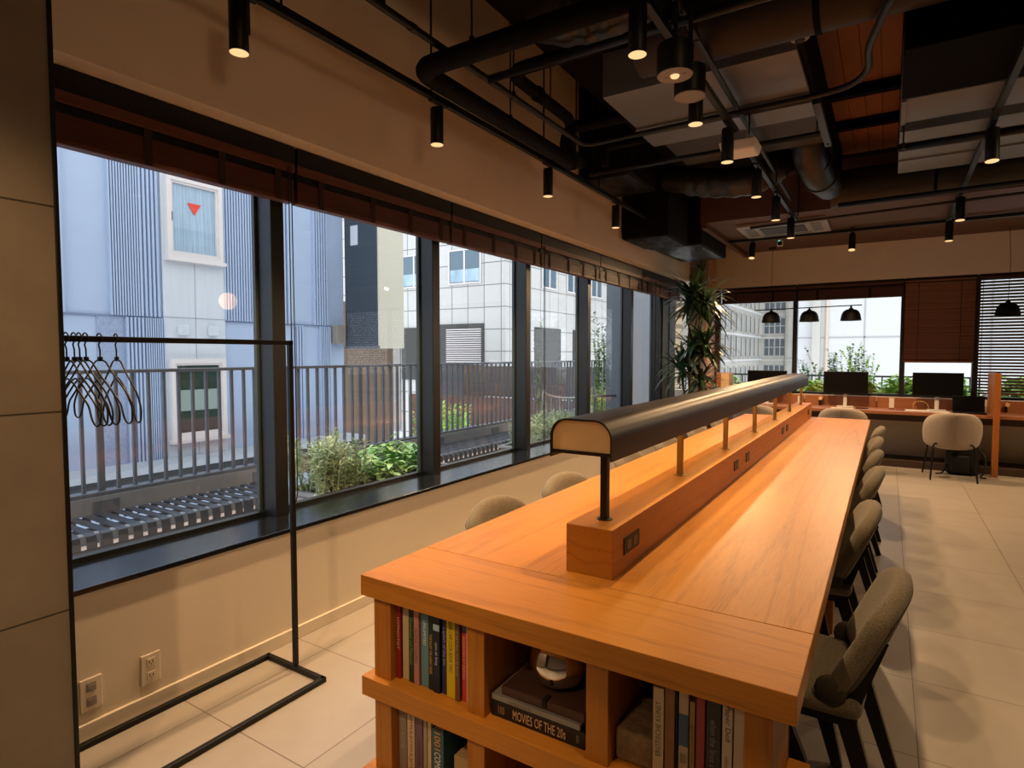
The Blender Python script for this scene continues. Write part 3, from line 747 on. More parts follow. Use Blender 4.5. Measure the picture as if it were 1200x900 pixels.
def dshell(u, v):
    s = u * 2 - 1; ang = s * 1.35
    hw = .215 + .055 * math.sin(math.pi * (.2 + .62 * v))
    if v > .75: hw *= 1 - .22 * ((v - .75) / .25) ** 2
    x = hw * math.sin(ang) / math.sin(1.35)
    z = .350 + .425 * v - .055 * (abs(s) ** 2.6) * v + .05 * (abs(s) ** 3) * (1 - v)
    y = -.185 - .06 * v + .28 * (1 - math.cos(ang)) * (1 - .2 * v)
    return (x, y, z)
pc = thing('shell_chair', 'x', 'chair', (0, 0, 0), 'pale shell chairs at the window desk')
mb = MB(); mb.box(-.235, .235, -.15, .25, .42, .475, .025, 3)
for v in mb.bm.verts: v.co.x *= .74 + .26 * min(1, (v.co.y + .15) / .22)
subsurf(mb.build('seat', 'boucle', pc, smooth='all'))
mb = MB(); shell(mb, dshell, 16, 8, .045); subsurf(mb.build('backrest', 'boucle', pc, smooth='all'))
MB().tube([(0, -.2155 - .052 * k / 6, .40 + .35 * k / 6) for k in range(7)], .003, 5).build('seam', mat('seam', '#8a7c70', .95), pc)
for s in (-1, 1):
    MB().tube([(s * .08, -.15, .415), (s * .185, -.17, .412), (s * .215, -.255, 0)], .0095, 8, fillet=.03).build('leg', 'black', pc)
    MB().tube([(s * .08, .17, .415), (s * .19, .19, .412), (s * .24, .235, 0)], .0095, 8, fillet=.03).build('leg', 'black', pc)
for i, (x, y, rz, l) in enumerate(((.645, 8.46, .06, 'pale upholstered shell chair with thin black legs, in front of the laptop and backpack'), (-.45, 8.47, -.04, 'pale shell chair whose back shows over the far table end'), (-1.47, 8.42, .05, 'pale shell chair at the desk behind the lamp posts, by the left monitor'))):
    o = pc if i == 0 else copy_tree(pc, label=l)
    o['label'] = l; o.location = (x, y, 0); o.rotation_euler = (0, 0, rz)

def monitor(x, label, w_=.53, zb=.90, h=.295, y=9.24):
    t = thing('monitor', label, 'monitor', (x, y, .715), 'monitors on the window desk')
    o = MB().box(x - w_ / 2, x + w_ / 2, y - .012, y + .02, zb - .012, zb + h, .005).build('housing', 'dark', t)
    MB().box(x - w_ / 2 + .006, x + w_ / 2 - .006, y - .0135, y - .011, zb + .010, zb + h - .006).build('screen', 'screen', t)
    MB().box(x - .022, x + .022, y + .02, y + .04, .72, zb + .12, .004).build('stand_neck', mat('white_stand', '#cfc9c2', .5), t)
    MB().box(x - .10, x + .10, y - .08, y + .10, .715, .723, .003).build('stand_foot', mat('white_stand', '#cfc9c2', .5), t)
monitor(-1.47, 'black monitor furthest left on the window desk, partly hidden behind the long lamp')
monitor(-.475, 'black monitor in the middle, below the two pendant lamps near the window post')
monitor(.545, 'black monitor under the half lowered blind, beside the laptop')
t = thing('laptop', 'open dark laptop on the desk behind the pale chair with the backpack', 'laptop', (.85, 9.0, .715))
MB().box(.69, 1.01, 8.86, 9.08, .715, .731, .004).build('base', 'dark', t)
o = MB().box(.69, 1.01, 9.08, 9.088, .725, .925, .003, rot=Matrix.Rotation(R(-12), 3, 'X'), about=(.85, 9.08, .725)).build('lid', 'dark', t)
MB().box(.698, 1.002, 9.078, 9.0805, .735, .917, rot=Matrix.Rotation(R(-12), 3, 'X'), about=(.85, 9.08, .725)).build('screen', 'screen', t)
t = thing('backpack', 'black backpack on the floor under the pale desk chair', 'backpack', (.80, 8.72, 0))
mb = MB(); mb.box(.63, .93, 8.71, 8.91, .0, .40, .06, 4)
for v in mb.bm.verts: v.co.x = .78 + (v.co.x - .78) * (1.12 - .35 * v.co.z)
mb.build('body', 'bagm', t, smooth='all')
mb = MB(); mb.box(.66, .85, 8.665, 8.72, .03, .24, .025, 3); mb.build('front_pocket', 'bagm', t, smooth='all')
MB().tube([(.74, 8.80, .39), (.75, 8.80, .44), (.81, 8.80, .44), (.82, 8.80, .39)], .008, 6, fillet=.02).build('handle', 'bagm', t)
MB().tube([(.92, 8.78, .33), (1.0, 8.72, .22), (.98, 8.62, .06), (.93, 8.60, .012), (.99, 8.58, .010)], .010, 6, fillet=.05).build('strap', 'bagm', t)
MB().tube([(.64, 8.74, .12), (.58, 8.62, .02), (.52, 8.63, .012)], .010, 6, fillet=.03).build('strap', 'bagm', t)
# small things on the desk
def sign_card(x, y, label, w_=.05, h=.145, rz=0):
    t = thing('table_sign', label, 'sign', (x, y, .715), 'small white signs on the desk')
    MB().box(x - w_ / 2, x + w_ / 2, y - .004, y + .004, .72, .715 + h, .002).build('card', 'white', t)
    MB().box(x - w_ / 2 - .002, x + w_ / 2 + .002, y - .025, y + .025, .715, .735, .003).build('base', mat('sign_base', '#7d5040', .5), t)
sign_card(.06, 9.12, 'white upright card sign on the desk left of the paper sheets', .055)
sign_card(-1.03, 9.2, 'white card sign on the desk behind the far lamp posts', .05, .13)
for x0, x1, y0, y1, z, l in ((.20, .50, 8.95, 9.15, .715, 'white paper sheets spread on the desk under the right-hand monitor'), (.47, .66, 8.88, 9.05, .715, 'white paper at the edge of the laptop'), (-.62, -.36, 8.92, 9.02, .715, 'white keyboard-like tray on the desk below the middle monitor')):
    tag(MB().box(x0, x1, y0, y1, z, z + .006, .002).build('paper_sheet', 'white', loc=(x0, y0, z)), l, 'paper')
tag(MB().tube([(.30, 9.22, .719), (.29, 9.22, .80), (.36, 9.22, .835), (.45, 9.22, .80), (.46, 9.2, .719)], .0035, 6, fillet=.06).build('charging_cable', mat('yellow_cable', '#b9954a', .6)), 'yellowish cable arching over the desk upstand beside the right-hand monitor', 'cable')
tag(MB().tube([(.11, 9.15, .72), (.17, 9.12, .722), (.22, 9.05, .722), (.19, 8.98, .719), (.11, 9.03, .719)], .004, 6, fillet=.05).build('charging_cable', mat('red_cable', '#7c3a30', .6)), 'dark red coiled cable on the desk beside the white sign', 'cable')
tag(MB().box(-.34, -.20, 9.0, 9.07, .715, .728, .004).build('computer_mouse', 'dark', loc=(-.27, 9.03, .715)), 'dark keyboard edge lying right of the middle monitor stand', 'keyboard')
for x, l in ((-.785, 'pale plug tag leaning on the desk upstand left of the middle monitor'), (1.24, 'pale plug tag leaning on the desk upstand right of the divider')):
    t = thing('plug_tag', l, 'plug', (x, 9.3, .715))
    MB().box(x - .012, x + .012, 9.31, 9.33, .72, .80, .002).build('cable_end', 'dark', t); MB().box(x - .014, x + .03, 9.295, 9.325, .79, .835, .004, rot=Matrix.Rotation(R(25), 3, 'Y')).build('tag', 'cream', t)
t = thing('wooden_cabinet', 'small wooden cabinet with a pale front standing at the left end of the desk', 'cabinet', (-2.05, 9.2, .715))
MB().box(-2.14, -1.955, 9.06, 9.33, .715, 1.155, .003).build('body', 'desk_z', t)
MB().box(-2.075, -1.958, 9.052, 9.06, .722, 1.15, .002).build('door', 'cream', t)

# ------------------------------------------------------------------ pendants over the desk
def pend_shade(x, y, z):
    outer = [(.022, .165), (.030, .150), (.060, .143), (.092, .118), (.110, .078), (.122, .012), (.124, 0)]
    inner = [(.118, 0), (.114, .016), (.104, .074), (.086, .110), (.05, .132), (.002, .136)]
    return MB().lathe(outer + inner, (x, y, z), 32)
def liner(x, y, z):
    return MB().lathe([(.1175, .001), (.1135, .016), (.1035, .074), (.0855, .1095), (.05, .1315), (.012, .1355), (.012, .1345), (.05, .1305), (.085, .1085), (.1025, .073), (.1125, .016), (.1165, .001)], (x, y, z), 32)
lb = thing('linear_pendant', 'black three-shade bar pendant hanging in front of the back window', 'lamp', (-.95, 9.05, 1.86))
MB().tube([(-1.62, 9.05, 2.055), (-.30, 9.05, 2.075)], .007, 8).build('bar', 'black', lb)
MB().tube([(-1.41, 9.05, 2.06), (-1.40, 9.05, 2.92)], .003, 6).build('cable', 'cord', lb)
MB().lathe([(.05, 2.90), (.05, 2.92)], (-1.40, 9.05, 0), 20).build('ceiling_rose', 'black', lb)
for x in (-1.402, -.92, -.425):
    s_ = pend_shade(x, 9.05, 1.875).build('lamp_shade', 'shade', lb, smooth=True)
    MB().cyl((x, 9.05, 2.03), (x, 9.05, 2.068), .012, 10).build('stem', 'black', s_)
    liner(x, 9.05, 1.875).build('shade_liner', 'cream', s_, smooth=True)
    MB().sphere((x, 9.05, 1.945), .032, 14).build('bulb', 'bulb', s_, smooth='all')
t = thing('pendant_lamp', 'single black dome pendant hanging before the open-slat blind', 'lamp', (1.18, 9.05, 1.88))
pend_shade(1.18, 9.05, 1.885).build('lamp_shade', 'shade', t, smooth=True)
liner(1.18, 9.05, 1.885).build('shade_liner', 'cream', t, smooth=True)
MB().sphere((1.18, 9.05, 1.955), .032, 14).build('bulb', 'bulb', t, smooth='all')
MB().tube([(1.18, 9.05, 2.03), (1.19, 9.05, 2.5), (1.17, 9.05, 2.92)], .003, 6).build('cable', 'cord', t)
# lit globe further into the room, seen only as its reflection in the first pane
t = thing('globe_pendant', 'warm glowing globe lamp whose round reflection shows in the window by the rack', 'lamp', (1.2, 4.32, 2.08))
MB().sphere((1.2, 4.32, 2.08), .105, 24).build('globe', 'globe', t, smooth='all')
MB().tube([(1.2, 4.32, 2.18), (1.2, 4.32, 2.92)], .004, 6).build('cable', 'cord', t)

# ------------------------------------------------------------------ tall corner plant
t = thing('corner_plant', 'tall dark dracaena with arching strap leaves before the corner column', 'plant', (-2.12, 7.65, 0))
MB().lathe([(.15, 0), (.19, .06), (.21, .42), (.20, .44), (.185, .43), (.18, .40), (.001, .40)], (-2.10, 7.65, 0), 28).build('pot', 'pot', t, smooth=True)
MB().lathe([(.179, .40), (.12, .41), (.001, .415)], (-2.10, 7.65, 0), 20).build('soil', 'soil', t)
stems = [((-2.10, 7.65, .4), (-2.14, 7.63, 1.05), (-2.16, 7.62, 1.55), (-2.13, 7.65, 2.18)), ((-2.06, 7.70, .4), (-2.02, 7.68, .9), (-2.03, 7.67, 1.38), (-1.93, 7.60, 1.50)), ((-2.12, 7.68, .4), (-2.20, 7.65, .9), (-2.23, 7.62, 1.15)), ((-2.16, 7.62, 1.5), (-2.04, 7.60, 1.72), (-1.96, 7.58, 2.02))]
for p in stems: MB().tube(p, .016, 8, rf=lambda k: 1.15 - .4 * k).build('stem', 'bark', t, smooth='all')
rnd = random.Random(5)
def crown(c, n, ln, wd, up, seed):
    r_ = random.Random(seed); mb = MB()
    for k in range(n):
        a = r_.uniform(0, 6.283); e = r_.uniform(-.25, 1.2) + up
        d = (math.cos(a) * math.cos(e), math.sin(a) * math.cos(e), math.sin(e))
        b0 = (c[0] + d[0] * .02, c[1] + d[1] * .02, c[2] + r_.uniform(-.10, .12))
        mb.blade(b0, d, ln * r_.uniform(.65, 1.1), wd * r_.uniform(.8, 1.15), droop=r_.uniform(.7, 1.7), nseg=6)
    return mb.build('foliage', 'leaf_d', t, smooth='all')
crown((-2.13, 7.65, 2.10), 120, .46, .042, .1, 1); crown((-1.96, 7.58, 2.02), 80, .50, .040, 0, 2); crown((-2.02, 7.65, 2.36), 30, .24, .032, .6, 7)
crown((-1.95, 7.60, 1.48), 80, .46, .042, .15, 3); crown((-2.23, 7.62, 1.25), 70, .46, .042, .1, 4); crown((-2.10, 7.64, 1.42), 50, .48, .04, .2, 5); crown((-2.00, 7.68, 1.05), 60, .46, .04, 0, 6)
# white things at the foot of the plant
tag(MB().box(-1.98, -1.80, 7.05, 7.22, 0, .56, .01, 3).build('waste_bin', mat('pale_bin', '#a59a8c', .6), loc=(-1.9, 7.5, 0)), 'pale slim bin on the floor behind the window-side chairs', 'bin')

# ------------------------------------------------------------------ track lights
def track(axis, a0, a1, at, z, label):
    t = thing('light_track', label, 'light track', (at, a0, z) if axis == 'y' else (a0, at, z))
    if axis == 'y': MB().box(at - .017, at + .017, a0, a1, z - .018, z + .018, .002).build('rail', 'black', t)
    else: MB().box(a0, a1, at - .017, at + .017, z - .018, z + .018, .002).build('rail', 'black', t)
    return t
ta = track('y', -.2, 6.1, -2.19, 2.87, 'black light track hanging along the left window wall')
tc_ = track('y', 1.4, 7.1, -.87, 2.87, 'black light track hanging over the middle of the room')
tr_ = track('y', 2.4, 7.98, .51, 2.87, 'black light track hanging over the aisle on the right')
tb_ = track('x', -1.82, 4.0, 8.09, 2.885, 'black light track under the brown soffit near the back window')
for y in (.6, 1.65, 2.62, 3.9, 4.9): MB().tube([(-2.19, y, 2.885), (-2.19, y, ZH)], .006, 6).build('hanger_rod', 'black', ta)
for y in (1.9, 2.6, 4.33, 5.5, 6.93): MB().tube([(-.835, y, 2.87), (-.835, y, ZC)], .006, 6).build('hanger_rod', 'black', tc_)
for y in (2.9, 4.75, 6.15): MB().tube([(.51, y, 2.885), (.51, y, ZC)], .006, 6).build('hanger_rod', 'black', tr_)
FIRST = []
def head(x, y, z, tilt, rz, label, group, ztrack=2.87, watts=60, aim=None, angle=75, lit=True):
    """cylinder spotlight: origin at the centre of its lens"""
    if not FIRST:
        t = thing('track_spotlight', label, 'spotlight', (0, 0, 0), group)
        MB().lathe([(.030, .004), (.035, 0), (.0365, .002), (.0365, .198), (.034, .202), (.001, .202)], (0, 0, 0), 28).build('housing', 'black', t, smooth=True)
        MB().lathe([(.0355, .0015), (.0345, .003), (.030, .012), (.001, .013)][::1], (0, 0, -.002), 24).build('lens', 'lens', t)
        MB().box(-.010, .010, .034, .046, .085, .235, .003).build('bracket', 'black', t)
        MB().box(-.018, .018, -.055, .085, .228, .250, .003).build('adapter', 'black', t)
        FIRST.append(t)
    else:
        t = copy_tree(FIRST[0], label=label); t['group'] = group; t['label'] = label
    t.location = (x, y, z); t.rotation_euler = (tilt, 0, rz)
    d = Matrix.Rotation(rz, 3, 'Z') @ Matrix.Rotation(tilt, 3, 'X') @ V((0, 0, -1))
    p = V((x, y, z)) + d * .02
    if watts: spot(p.x, p.y, p.z, p + d if aim is None else aim, watts, angle)
    return t
ga, gc, gr, gb = 'spotlights on the window-side track', 'spotlights on the middle track', 'spotlights on the aisle track', 'spotlights on the back track'
WA = 118
for y, l in ((1.452, 'black cylinder spotlight on the window-side track, nearest the tiled pillar'), (2.667, 'black cylinder spotlight on the window-side track, second from the pillar'), (3.967, 'black cylinder spotlight on the window-side track, third from the pillar'), (5.279, 'black cylinder spotlight on the window-side track, last before the black ducts')):
    head(-2.19, y, 2.615, 0, R(0), l, ga, watts=WA, angle=95)
for y, l in ((2.305, 'black cylinder spotlight on the middle track, beside the grey-faced emergency light'), (3.147, 'black cylinder spotlight on the middle track, just past the two round fittings'), (3.863, 'black cylinder spotlight on the middle track, in front of the white box'), (4.826, 'black cylinder spotlight on the middle track, next after the white box'), (5.744, 'black cylinder spotlight on the middle track, before the air conditioner grille'), (6.70, 'black cylinder spotlight at the far end of the middle track, under the air conditioner grille')):
    head(-.87, y, 2.615, 0, 0, l, gc, watts=62, angle=80)
for y, ti, l in ((4.71, -.12, 'black cylinder spotlight on the aisle track, nearest, in front of the grey duct panel'), (6.62, -.10, 'black cylinder spotlight on the aisle track, second, below the dark duct'), (7.75, -.08, 'black cylinder spotlight at the far end of the aisle track')):
    head(.51, y, 2.615, ti, 0, l, gr, watts=24, angle=80)
for x, l in ((-1.50, 'small black spotlight on the back track, left of the white camera'), (-.39, 'small black spotlight on the back track, above the big white wall window'), (2.2, 'small black spotlight on the back track, beyond the divider')):
    head(x, 8.09, 2.655, .30, R(180), l, gb, ztrack=2.885, watts=140, angle=150)
# more track beams out of view, plus ones added to light pillar and shelf
for p, a, e in (((-.9, -.6, 2.6), (-2.0, .2, .5), 100), ((-.87, -1.2, 2.6), (-.9, .9, .4), 24), ((.51, 2.75, 2.6), (.51, 2.75, 0), 26), ((.51, .9, 2.6), (.45, .9, 0), 34), ((-.87, .8, 2.6), (-.87, .8, 0), 18), ((1.9, 3.2, 2.6), (1.9, 3.2, 0), 24), ((1.9, 5.6, 2.6), (1.9, 5.6, 0), 24), ((1.9, 7.4, 2.6), (1.9, 7.4, 0), 24), ((3.4, 6.0, 2.6), (3.4, 6.0, 0), 30)):
    spot(*p, a, e, 85)
# two unseen soft spots added to brighten the wall above the left windows
for p, a, e in (((1.9, .2, 2.7), (-2.48, 2.4, 3.0), 34), ((1.9, 4.4, 2.7), (-2.48, 5.2, 3.1), 17)): spot(*p, a, e, 85, blend=1.0, rad=.30)

def downcan(x, y, z, r, h, label, name, face, lamp):
    t = thing(name, label, 'ceiling fitting', (x, y, z))
    MB().lathe([(r * .97, z), (r, z + .004), (r, z + h), (r * .95, z + h + .004), (.001, z + h + .004)], (x, y, 0), 36).build('housing', 'black', t, smooth=True)
    if lamp:
        MB().lathe([(r * .96, z - .002), (r * .96, z + .001), (.001, z + .001)], (x, y, 0), 36).build('face_plate', face, t)
        MB().lathe([(.016, z - .010), (.020, z - .001), (.001, z)][::-1], (x, y, 0), 16).build('lens', 'lens', t)
        for dx in (-.035, .04): MB().box(x + dx - .008, x + dx + .008, y - .004, y + .004, z - .005, z - .001, .001).build('button', 'lgrey', t)
    else:
        MB().lathe([(r, z - .004), (r * .98, z - .008), (r * .86, z - .004), (r * .84, z + .012), (.001, z + .012)], (x, y, 0), 36).build('face_ring', 'lgrey', t, smooth=True)
    MB().tube([(x, y, z + h), (x, y, 3.0)], .010, 8).build('stem', 'black', t)
downcan(-.80, 2.566, 2.62, .0765, .12, 'black round emergency light with a grey face and small glowing lamp', 'emergency_light', 'lgrey', True)
downcan(-.803, 2.80, 2.62, .070, .12, 'black round speaker with a recessed grey rim, beside the emergency light', 'ceiling_speaker', 'lgrey', False)
t = thing('access_point', 'white tapered plastic box hanging on the middle track', 'wireless device', (-.85, 4.12, 2.75))
mb = MB(); mb.box(-.965, -.735, 4.02, 4.25, 2.735, 2.80, .012, 3)
for v in mb.bm.verts:
    k = (v.co.z - 2.735) / .065
    v.co.x = -.85 + (v.co.x + .85) * (.86 + .14 * k); v.co.y = 4.135 + (v.co.y - 4.135) * (.86 + .14 * k)
mb.build('case', 'white', t); MB().box(-.90, -.80, 4.05, 4.20, 2.80, 2.86, .004).build('mount', 'lgrey', t)
t = thing('security_camera', 'small white security camera with a green light under the back track', 'camera', (-1.20, 8.3, 2.85))
MB().box(-1.235, -1.165, 8.26, 8.33, 2.81, 2.885, .012, 3).build('body', 'white', t)
MB().lathe([(.024, 8.235), (.026, 8.262)], (-1.195, 0, 2.833), 18, 'y').build('lens', 'screen', t)
MB().box(-1.215, -1.195, 8.257, 8.261, 2.868, 2.874).build('status_light', 'dot', t)
MB().cyl((-1.2, 8.30, 2.88), (-1.2, 8.30, 2.92), .02, 12).build('mount', 'white', t)
# ------------------------------------------------------------------ pipes and ducts under the slab
def pipe(name, pts, r, m, label, cat='pipe', fillet=.08, rods=(), group='exposed ceiling pipes', seg=12, clamps=()):
    t = thing(name, label, cat, pts[0], group)
    MB().tube(pts, r, seg, fillet=fillet, nf=6).build('run', m, t, smooth='all')
    for x, y, z in rods:
        MB().tube([(x, y, z), (x, y, ZH if x < XS - .02 else ZC)], .005, 6).build('hanger_rod', 'black', t)
        MB().cyl((x, y, z - .02), (x, y, z + .02), .014, 8).build('clamp', 'black', t)
    for p, d in clamps:
        p, d = V(p), V(d).normalized() * .02
        MB().cyl(p - d, p + d, r * 1.18, seg).build('coupling', m, t, smooth=True)
    return t
lagp = pipe('lagged_pipe', [(-.93, 2.40, 2.9), (-2.09, 2.40, 2.9), (-2.10, 4.17, 2.9), (-2.10, 4.17, 2.86)], .052, 'lagging', 'thick black lagged pipe that turns along the window wall, then rises and doubles back', fillet=.10, rods=((-1.75, 2.40, 2.95), (-2.1, 3.3, 2.95), (-2.08, 3.8, 3.22), (-1.5, 3.18, 3.2)))
MB().tube([(-2.10, 4.17, 2.86), (-2.10, 4.17, 3.22), (-2.06, 3.30, 3.20), (-1.98, 3.18, 3.18), (-1.30, 3.18, 3.18)], .042, 12, fillet=.10, nf=6).build('riser', 'lagging', lagp, smooth='all')
for p in ((-2.07, 3.6, 3.207), (-1.6, 3.18, 3.18)):
    d = V((0, .02, 0)) if p[1] > 3.4 else V((.02, 0, 0)); MB().cyl(V(p) - d, V(p) + d, .050, 12).build('coupling', 'lagging', lagp, smooth=True)
MB().cyl((-2.10, 4.17, 2.90), (-2.10, 4.17, 2.94), .052, 12).build('coupling', 'lagging', lagp, smooth=True)
cdt = pipe('steel_conduit', [(-1.95, -.2, 2.98), (-1.95, 4.09, 2.98), (-.39, 4.05, 2.98), (-.21, 4.01, 2.98), (-.126, 3.86, 2.99), (-.126, 3.58, 2.985), (-.02, 3.06, 2.965), (.5, 3.0, 2.965)], .018, 'black', 'long black conduit that runs along the window wall then crosses the room, with one branch', fillet=.10, rods=((-1.95, 2.0, 2.99), (-1.95, 3.1, 2.99), (-1.95, 3.95, 2.99)), clamps=(((-1.95, 3.1, 2.98), (0, 1, 0)), ((-1.95, 2.2, 2.98), (0, 1, 0))))
MB().tube([(-1.95, 2.83, 2.98), (.9, 2.83, 2.98)], .022, 12).build('branch', 'black', cdt, smooth='all')
pipe('steel_conduit', [(-2.1, 4.51, 2.9), (-.42, 4.515, 2.9)], .020, 'black', 'black bar crossing the room beyond the white box', rods=((-2.07, 4.51, 2.9), (-.44, 4.515, 2.9)))
pipe('lagged_pipe', [(-2.32, 4.8, 3.10), (-2.30, 4.45, 3.12), (-2.25, 4.42, 3.27), (-1.605, 4.42, 3.27)], .05, 'lagging', 'short black lagged pipe bending into the grey sheet duct', fillet=.12)
pipe('lagged_pipe', [(-2.0, 4.585, 2.97), (-2.0, 4.585, 3.12), (-1.605, 4.585, 3.12)], .028, 'lagging', 'thin black elbow pipe under the short lagged pipe', fillet=.06)
pipe('steel_conduit', [(-.80, 1.2, 3.025), (-.86, 3.1, 3.025), (-.872, 4.63, 3.025), (-.89, 6.9, 3.025)], .016, 'galv', 'bare metal conduit running beside the middle track', rods=((-.86, 3.1, 3.025),))
pipe('steel_bar', [(.02, 4.78, 2.80), (2.4, 4.78, 2.80)], .026, 'black', 'black bar hung on rods below the right-hand grey duct', rods=((.05, 4.75, 2.80), (1.75, 4.75, 2.80)))
pipe('steel_conduit', [(-1.3, 6.9, 2.80), (-.5, 6.82, 2.80), (1.4, 6.6, 2.80), (4, 6.5, 2.80)], .014, 'galv', 'thin metal conduit before the brown soffit', fillet=.2)
pipe('steel_conduit', [(-.42, 6.3, 2.80), (3.5, 6.1, 2.80)], .022, 'black', 'black conduit in front of the far horizontal duct')

t = thing('round_duct', 'large dark round duct crossing the ceiling above the lights', 'duct', (0, 3.0, 3.15), 'ceiling ducts')
MB().cyl((-1.25, 3.36, 3.205), (2.6, 3.36, 3.205), .175, 32).build('duct_run', mat('brown_duct', '#241812', .55, metal=.3, var=.2, scale=4), t, smooth=True)
for x in (-.35, 1.0): MB().cyl((x, 3.36, 3.205), (x + .03, 3.36, 3.205), .181, 32).build('seam_ring', 'soot', t, smooth=True)
t = thing('flexible_duct', 'wrinkled grey flexible duct hanging near the middle track', 'duct', (-1.2, 3.0, 3.0), 'ceiling ducts')
MB().tube([(-1.62, 2.7, 3.2), (-1.42, 2.84, 3.17), (-1.22, 2.86, 3.17), (-1.0, 2.84, 3.2)], .14, 24, fillet=.2, nf=10, rf=lambda k: 1 + .035 * math.sin(k * 120)).build('sleeve', 'foil', t, smooth='all')
t = thing('flexible_duct', 'ribbed black flexible duct under the far slab, left of the air conditioner grille', 'duct', (-1.4, 5.6, 3.0), 'ceiling ducts')
MB().tube([(-1.88, 5.9, 3.18), (-1.5, 5.8, 3.04), (-1.05, 5.75, 2.98), (-.78, 5.9, 3.2)], .13, 24, fillet=.25, nf=14, rf=lambda k: 1 + .05 * math.sin(k * 150)).build('sleeve', 'foil', t, smooth='all')
t = thing('spiral_duct', 'bent round metal duct dropping beside the board-marked slab', 'duct', (-.55, 5.3, 3.0), 'ceiling ducts')
MB().tube([(-.60, 5.45, 3.30), (-.60, 5.55, 3.10), (-.56, 5.9, 2.99), (-.50, 6.33, 3.0)], .128, 28, fillet=.3, nf=8).build('elbow', 'galv', t, smooth='all')
for p, d in (((-.60, 5.52, 3.16), (0, .2, -.4)), ((-.58, 5.72, 3.06), (.05, .5, -.2)), ((-.55, 5.98, 3.0), (.03, .5, -.05))):
    d_ = V(d).normalized() * .012; p = V(p); MB().cyl(p - d_, p + d_, .141, 28).build('seam_ring', 'galv', t, smooth=True)
t = thing('round_duct', 'far round dark duct lying across the room before the soffit', 'duct', (1, 6.5, 3.0), 'ceiling ducts')
MB().cyl((-.5, 6.52, 3.0), (4.5, 6.52, 3.05), .17, 28).build('duct_run', mat('dull_duct', '#2a2624', .5, metal=.4, var=.15, scale=4), t, smooth=True)
for x in (.3, 1.5, 2.7): MB().cyl((x, 6.52, 3.008 + x * .01), (x + .025, 6.52, 3.008 + x * .01), .175, 28).build('seam_ring', 'soot', t, smooth=True)
def ductbox(label, x0, x1, y0, y1, z0, z1, m='sheet', strips=(), name='sheet_duct'):
    t = thing(name, label, 'duct', ((x0 + x1) / 2, (y0 + y1) / 2, z0), 'ceiling ducts')
    MB().box(x0, x1, y0, y1, z0, z1, .004).build('casing', m, t)
    for (a, b_, c, d, z) in strips: MB().box(a, b_, c, d, z0 - z, z0 + .002, .002).build('flange', m, t)
    return t
ductbox('flat grey sheet metal unit above the middle track', -1.60, -.46, 3.62, 4.30, 3.08, 3.36, strips=((-1.60, -.46, 4.22, 4.25, .02),))
ductbox('narrow grey sheet metal strip unit just behind the flat grey one', -1.60, -.46, 4.36, 4.62, 3.06, 3.33)
ductbox('dull brown-grey duct box between the narrow strip and the ribbed duct', -1.55, -.46, 4.70, 5.35, 3.10, 3.38, mat('taupe_duct', '#332c27', .6, metal=.2))
ductbox('matt black insulated box over the aisle', .03, 1.6, 3.56, 4.22, 2.92, 3.38, 'soot', name='insulated_box')
ductbox('grey sheet duct over the aisle, nearer panel of the pair', .03, 1.7, 4.24, 4.66, 2.92, 3.36, strips=((.03, .055, 4.24, 4.66, .012),))
ductbox('grey sheet duct over the aisle, further panel of the pair with a long seam', .03, 1.02, 4.84, 5.92, 2.92, 3.36, strips=((.03, 1.02, 5.52, 5.54, .012), (.03, 1.02, 5.1, 5.105, .006)))
ductbox('black steel beam beside the board-marked slab', -.455, -.425, 3.6, 6.7, 3.10, 3.398, 'soot', name='steel_beam')
for y, l in ((5.06, 'thin black cross bar under the boards, nearer one'), (5.77, 'thin black cross bar under the boards, further one')):
    tag(MB().box(-.42, .03, y - .035, y + .035, ZC - .10, ZC - .02, .003).build('cross_bar', 'soot', loc=(-.2, y, ZC - .1)), l, 'bar')
t = thing('strut_rail', 'pale slotted steel strut hanging next to the black beam', 'rail', (-.42, 4.5, 3.0))
MB().box(-.44, -.395, 4.2, 5.1, 2.985, 3.02, .002).build('channel', 'galv', t); MB().box(-.425, -.41, 5.02, 5.04, 2.981, 2.986).build('slot', 'soot', t)
t = thing('smoke_detector', 'small pale round smoke detector on the black beam', 'detector', (-.44, 3.56, 3.1))
MB().lathe([(.03, 3.118), (.046, 3.125), (.052, 3.15), (.052, 3.16), (.001, 3.16)], (-.44, 3.56, -.02), 24).build('body', 'lgrey', t, smooth=True); MB().lathe([(.024, 3.112), (.026, 3.119), (.001, 3.119)], (-.44, 3.56, -.02), 20).build('sensor', 'dark', t)

# black boxed ducts in the corner over the plant
def blackbox(label, x0, x1, y0, y1, z0, z1):
    t = thing('insulated_duct', label, 'duct', ((x0 + x1) / 2, (y0 + y1) / 2, z0), 'black insulated ducts in the corner')
    mb = MB().box(x0, x1, y0, y1, z0 + .006, z1, .02, 2); mb.build('jacket', 'lagging', t)
    mb = MB(); n = 10
    for i in range(n):
        for j in range(n):
            pass
    g = [[None] * (n + 1) for _ in range(n + 1)]; r_ = random.Random(int(x0 * 100))
    for i in range(n + 1):
        for j in range(n + 1):
            ed = 0 < i < n and 0 < j < n
            g[i][j] = mb.bm.verts.new((x0 + .03 + (x1 - x0 - .06) * i / n, y0 + .03 + (y1 - y0 - .06) * j / n, z0 + .004 - (r_.uniform(0, .03) if ed else 0)))
    for i in range(n):
        for j in range(n): mb.bm.faces.new((g[i][j], g[i + 1][j], g[i + 1][j + 1], g[i][j + 1]))
    mb.build('foil_underside', mat('dark_foil', '#1f1d1c', .42, metal=.6, var=.3, scale=8, bump=.8, bscale=14), t, smooth='all')
blackbox('black insulated duct with a crinkled underside, over the last window-side spotlight', -2.47, -1.96, 6.12, 6.85, 2.66, 4.1)
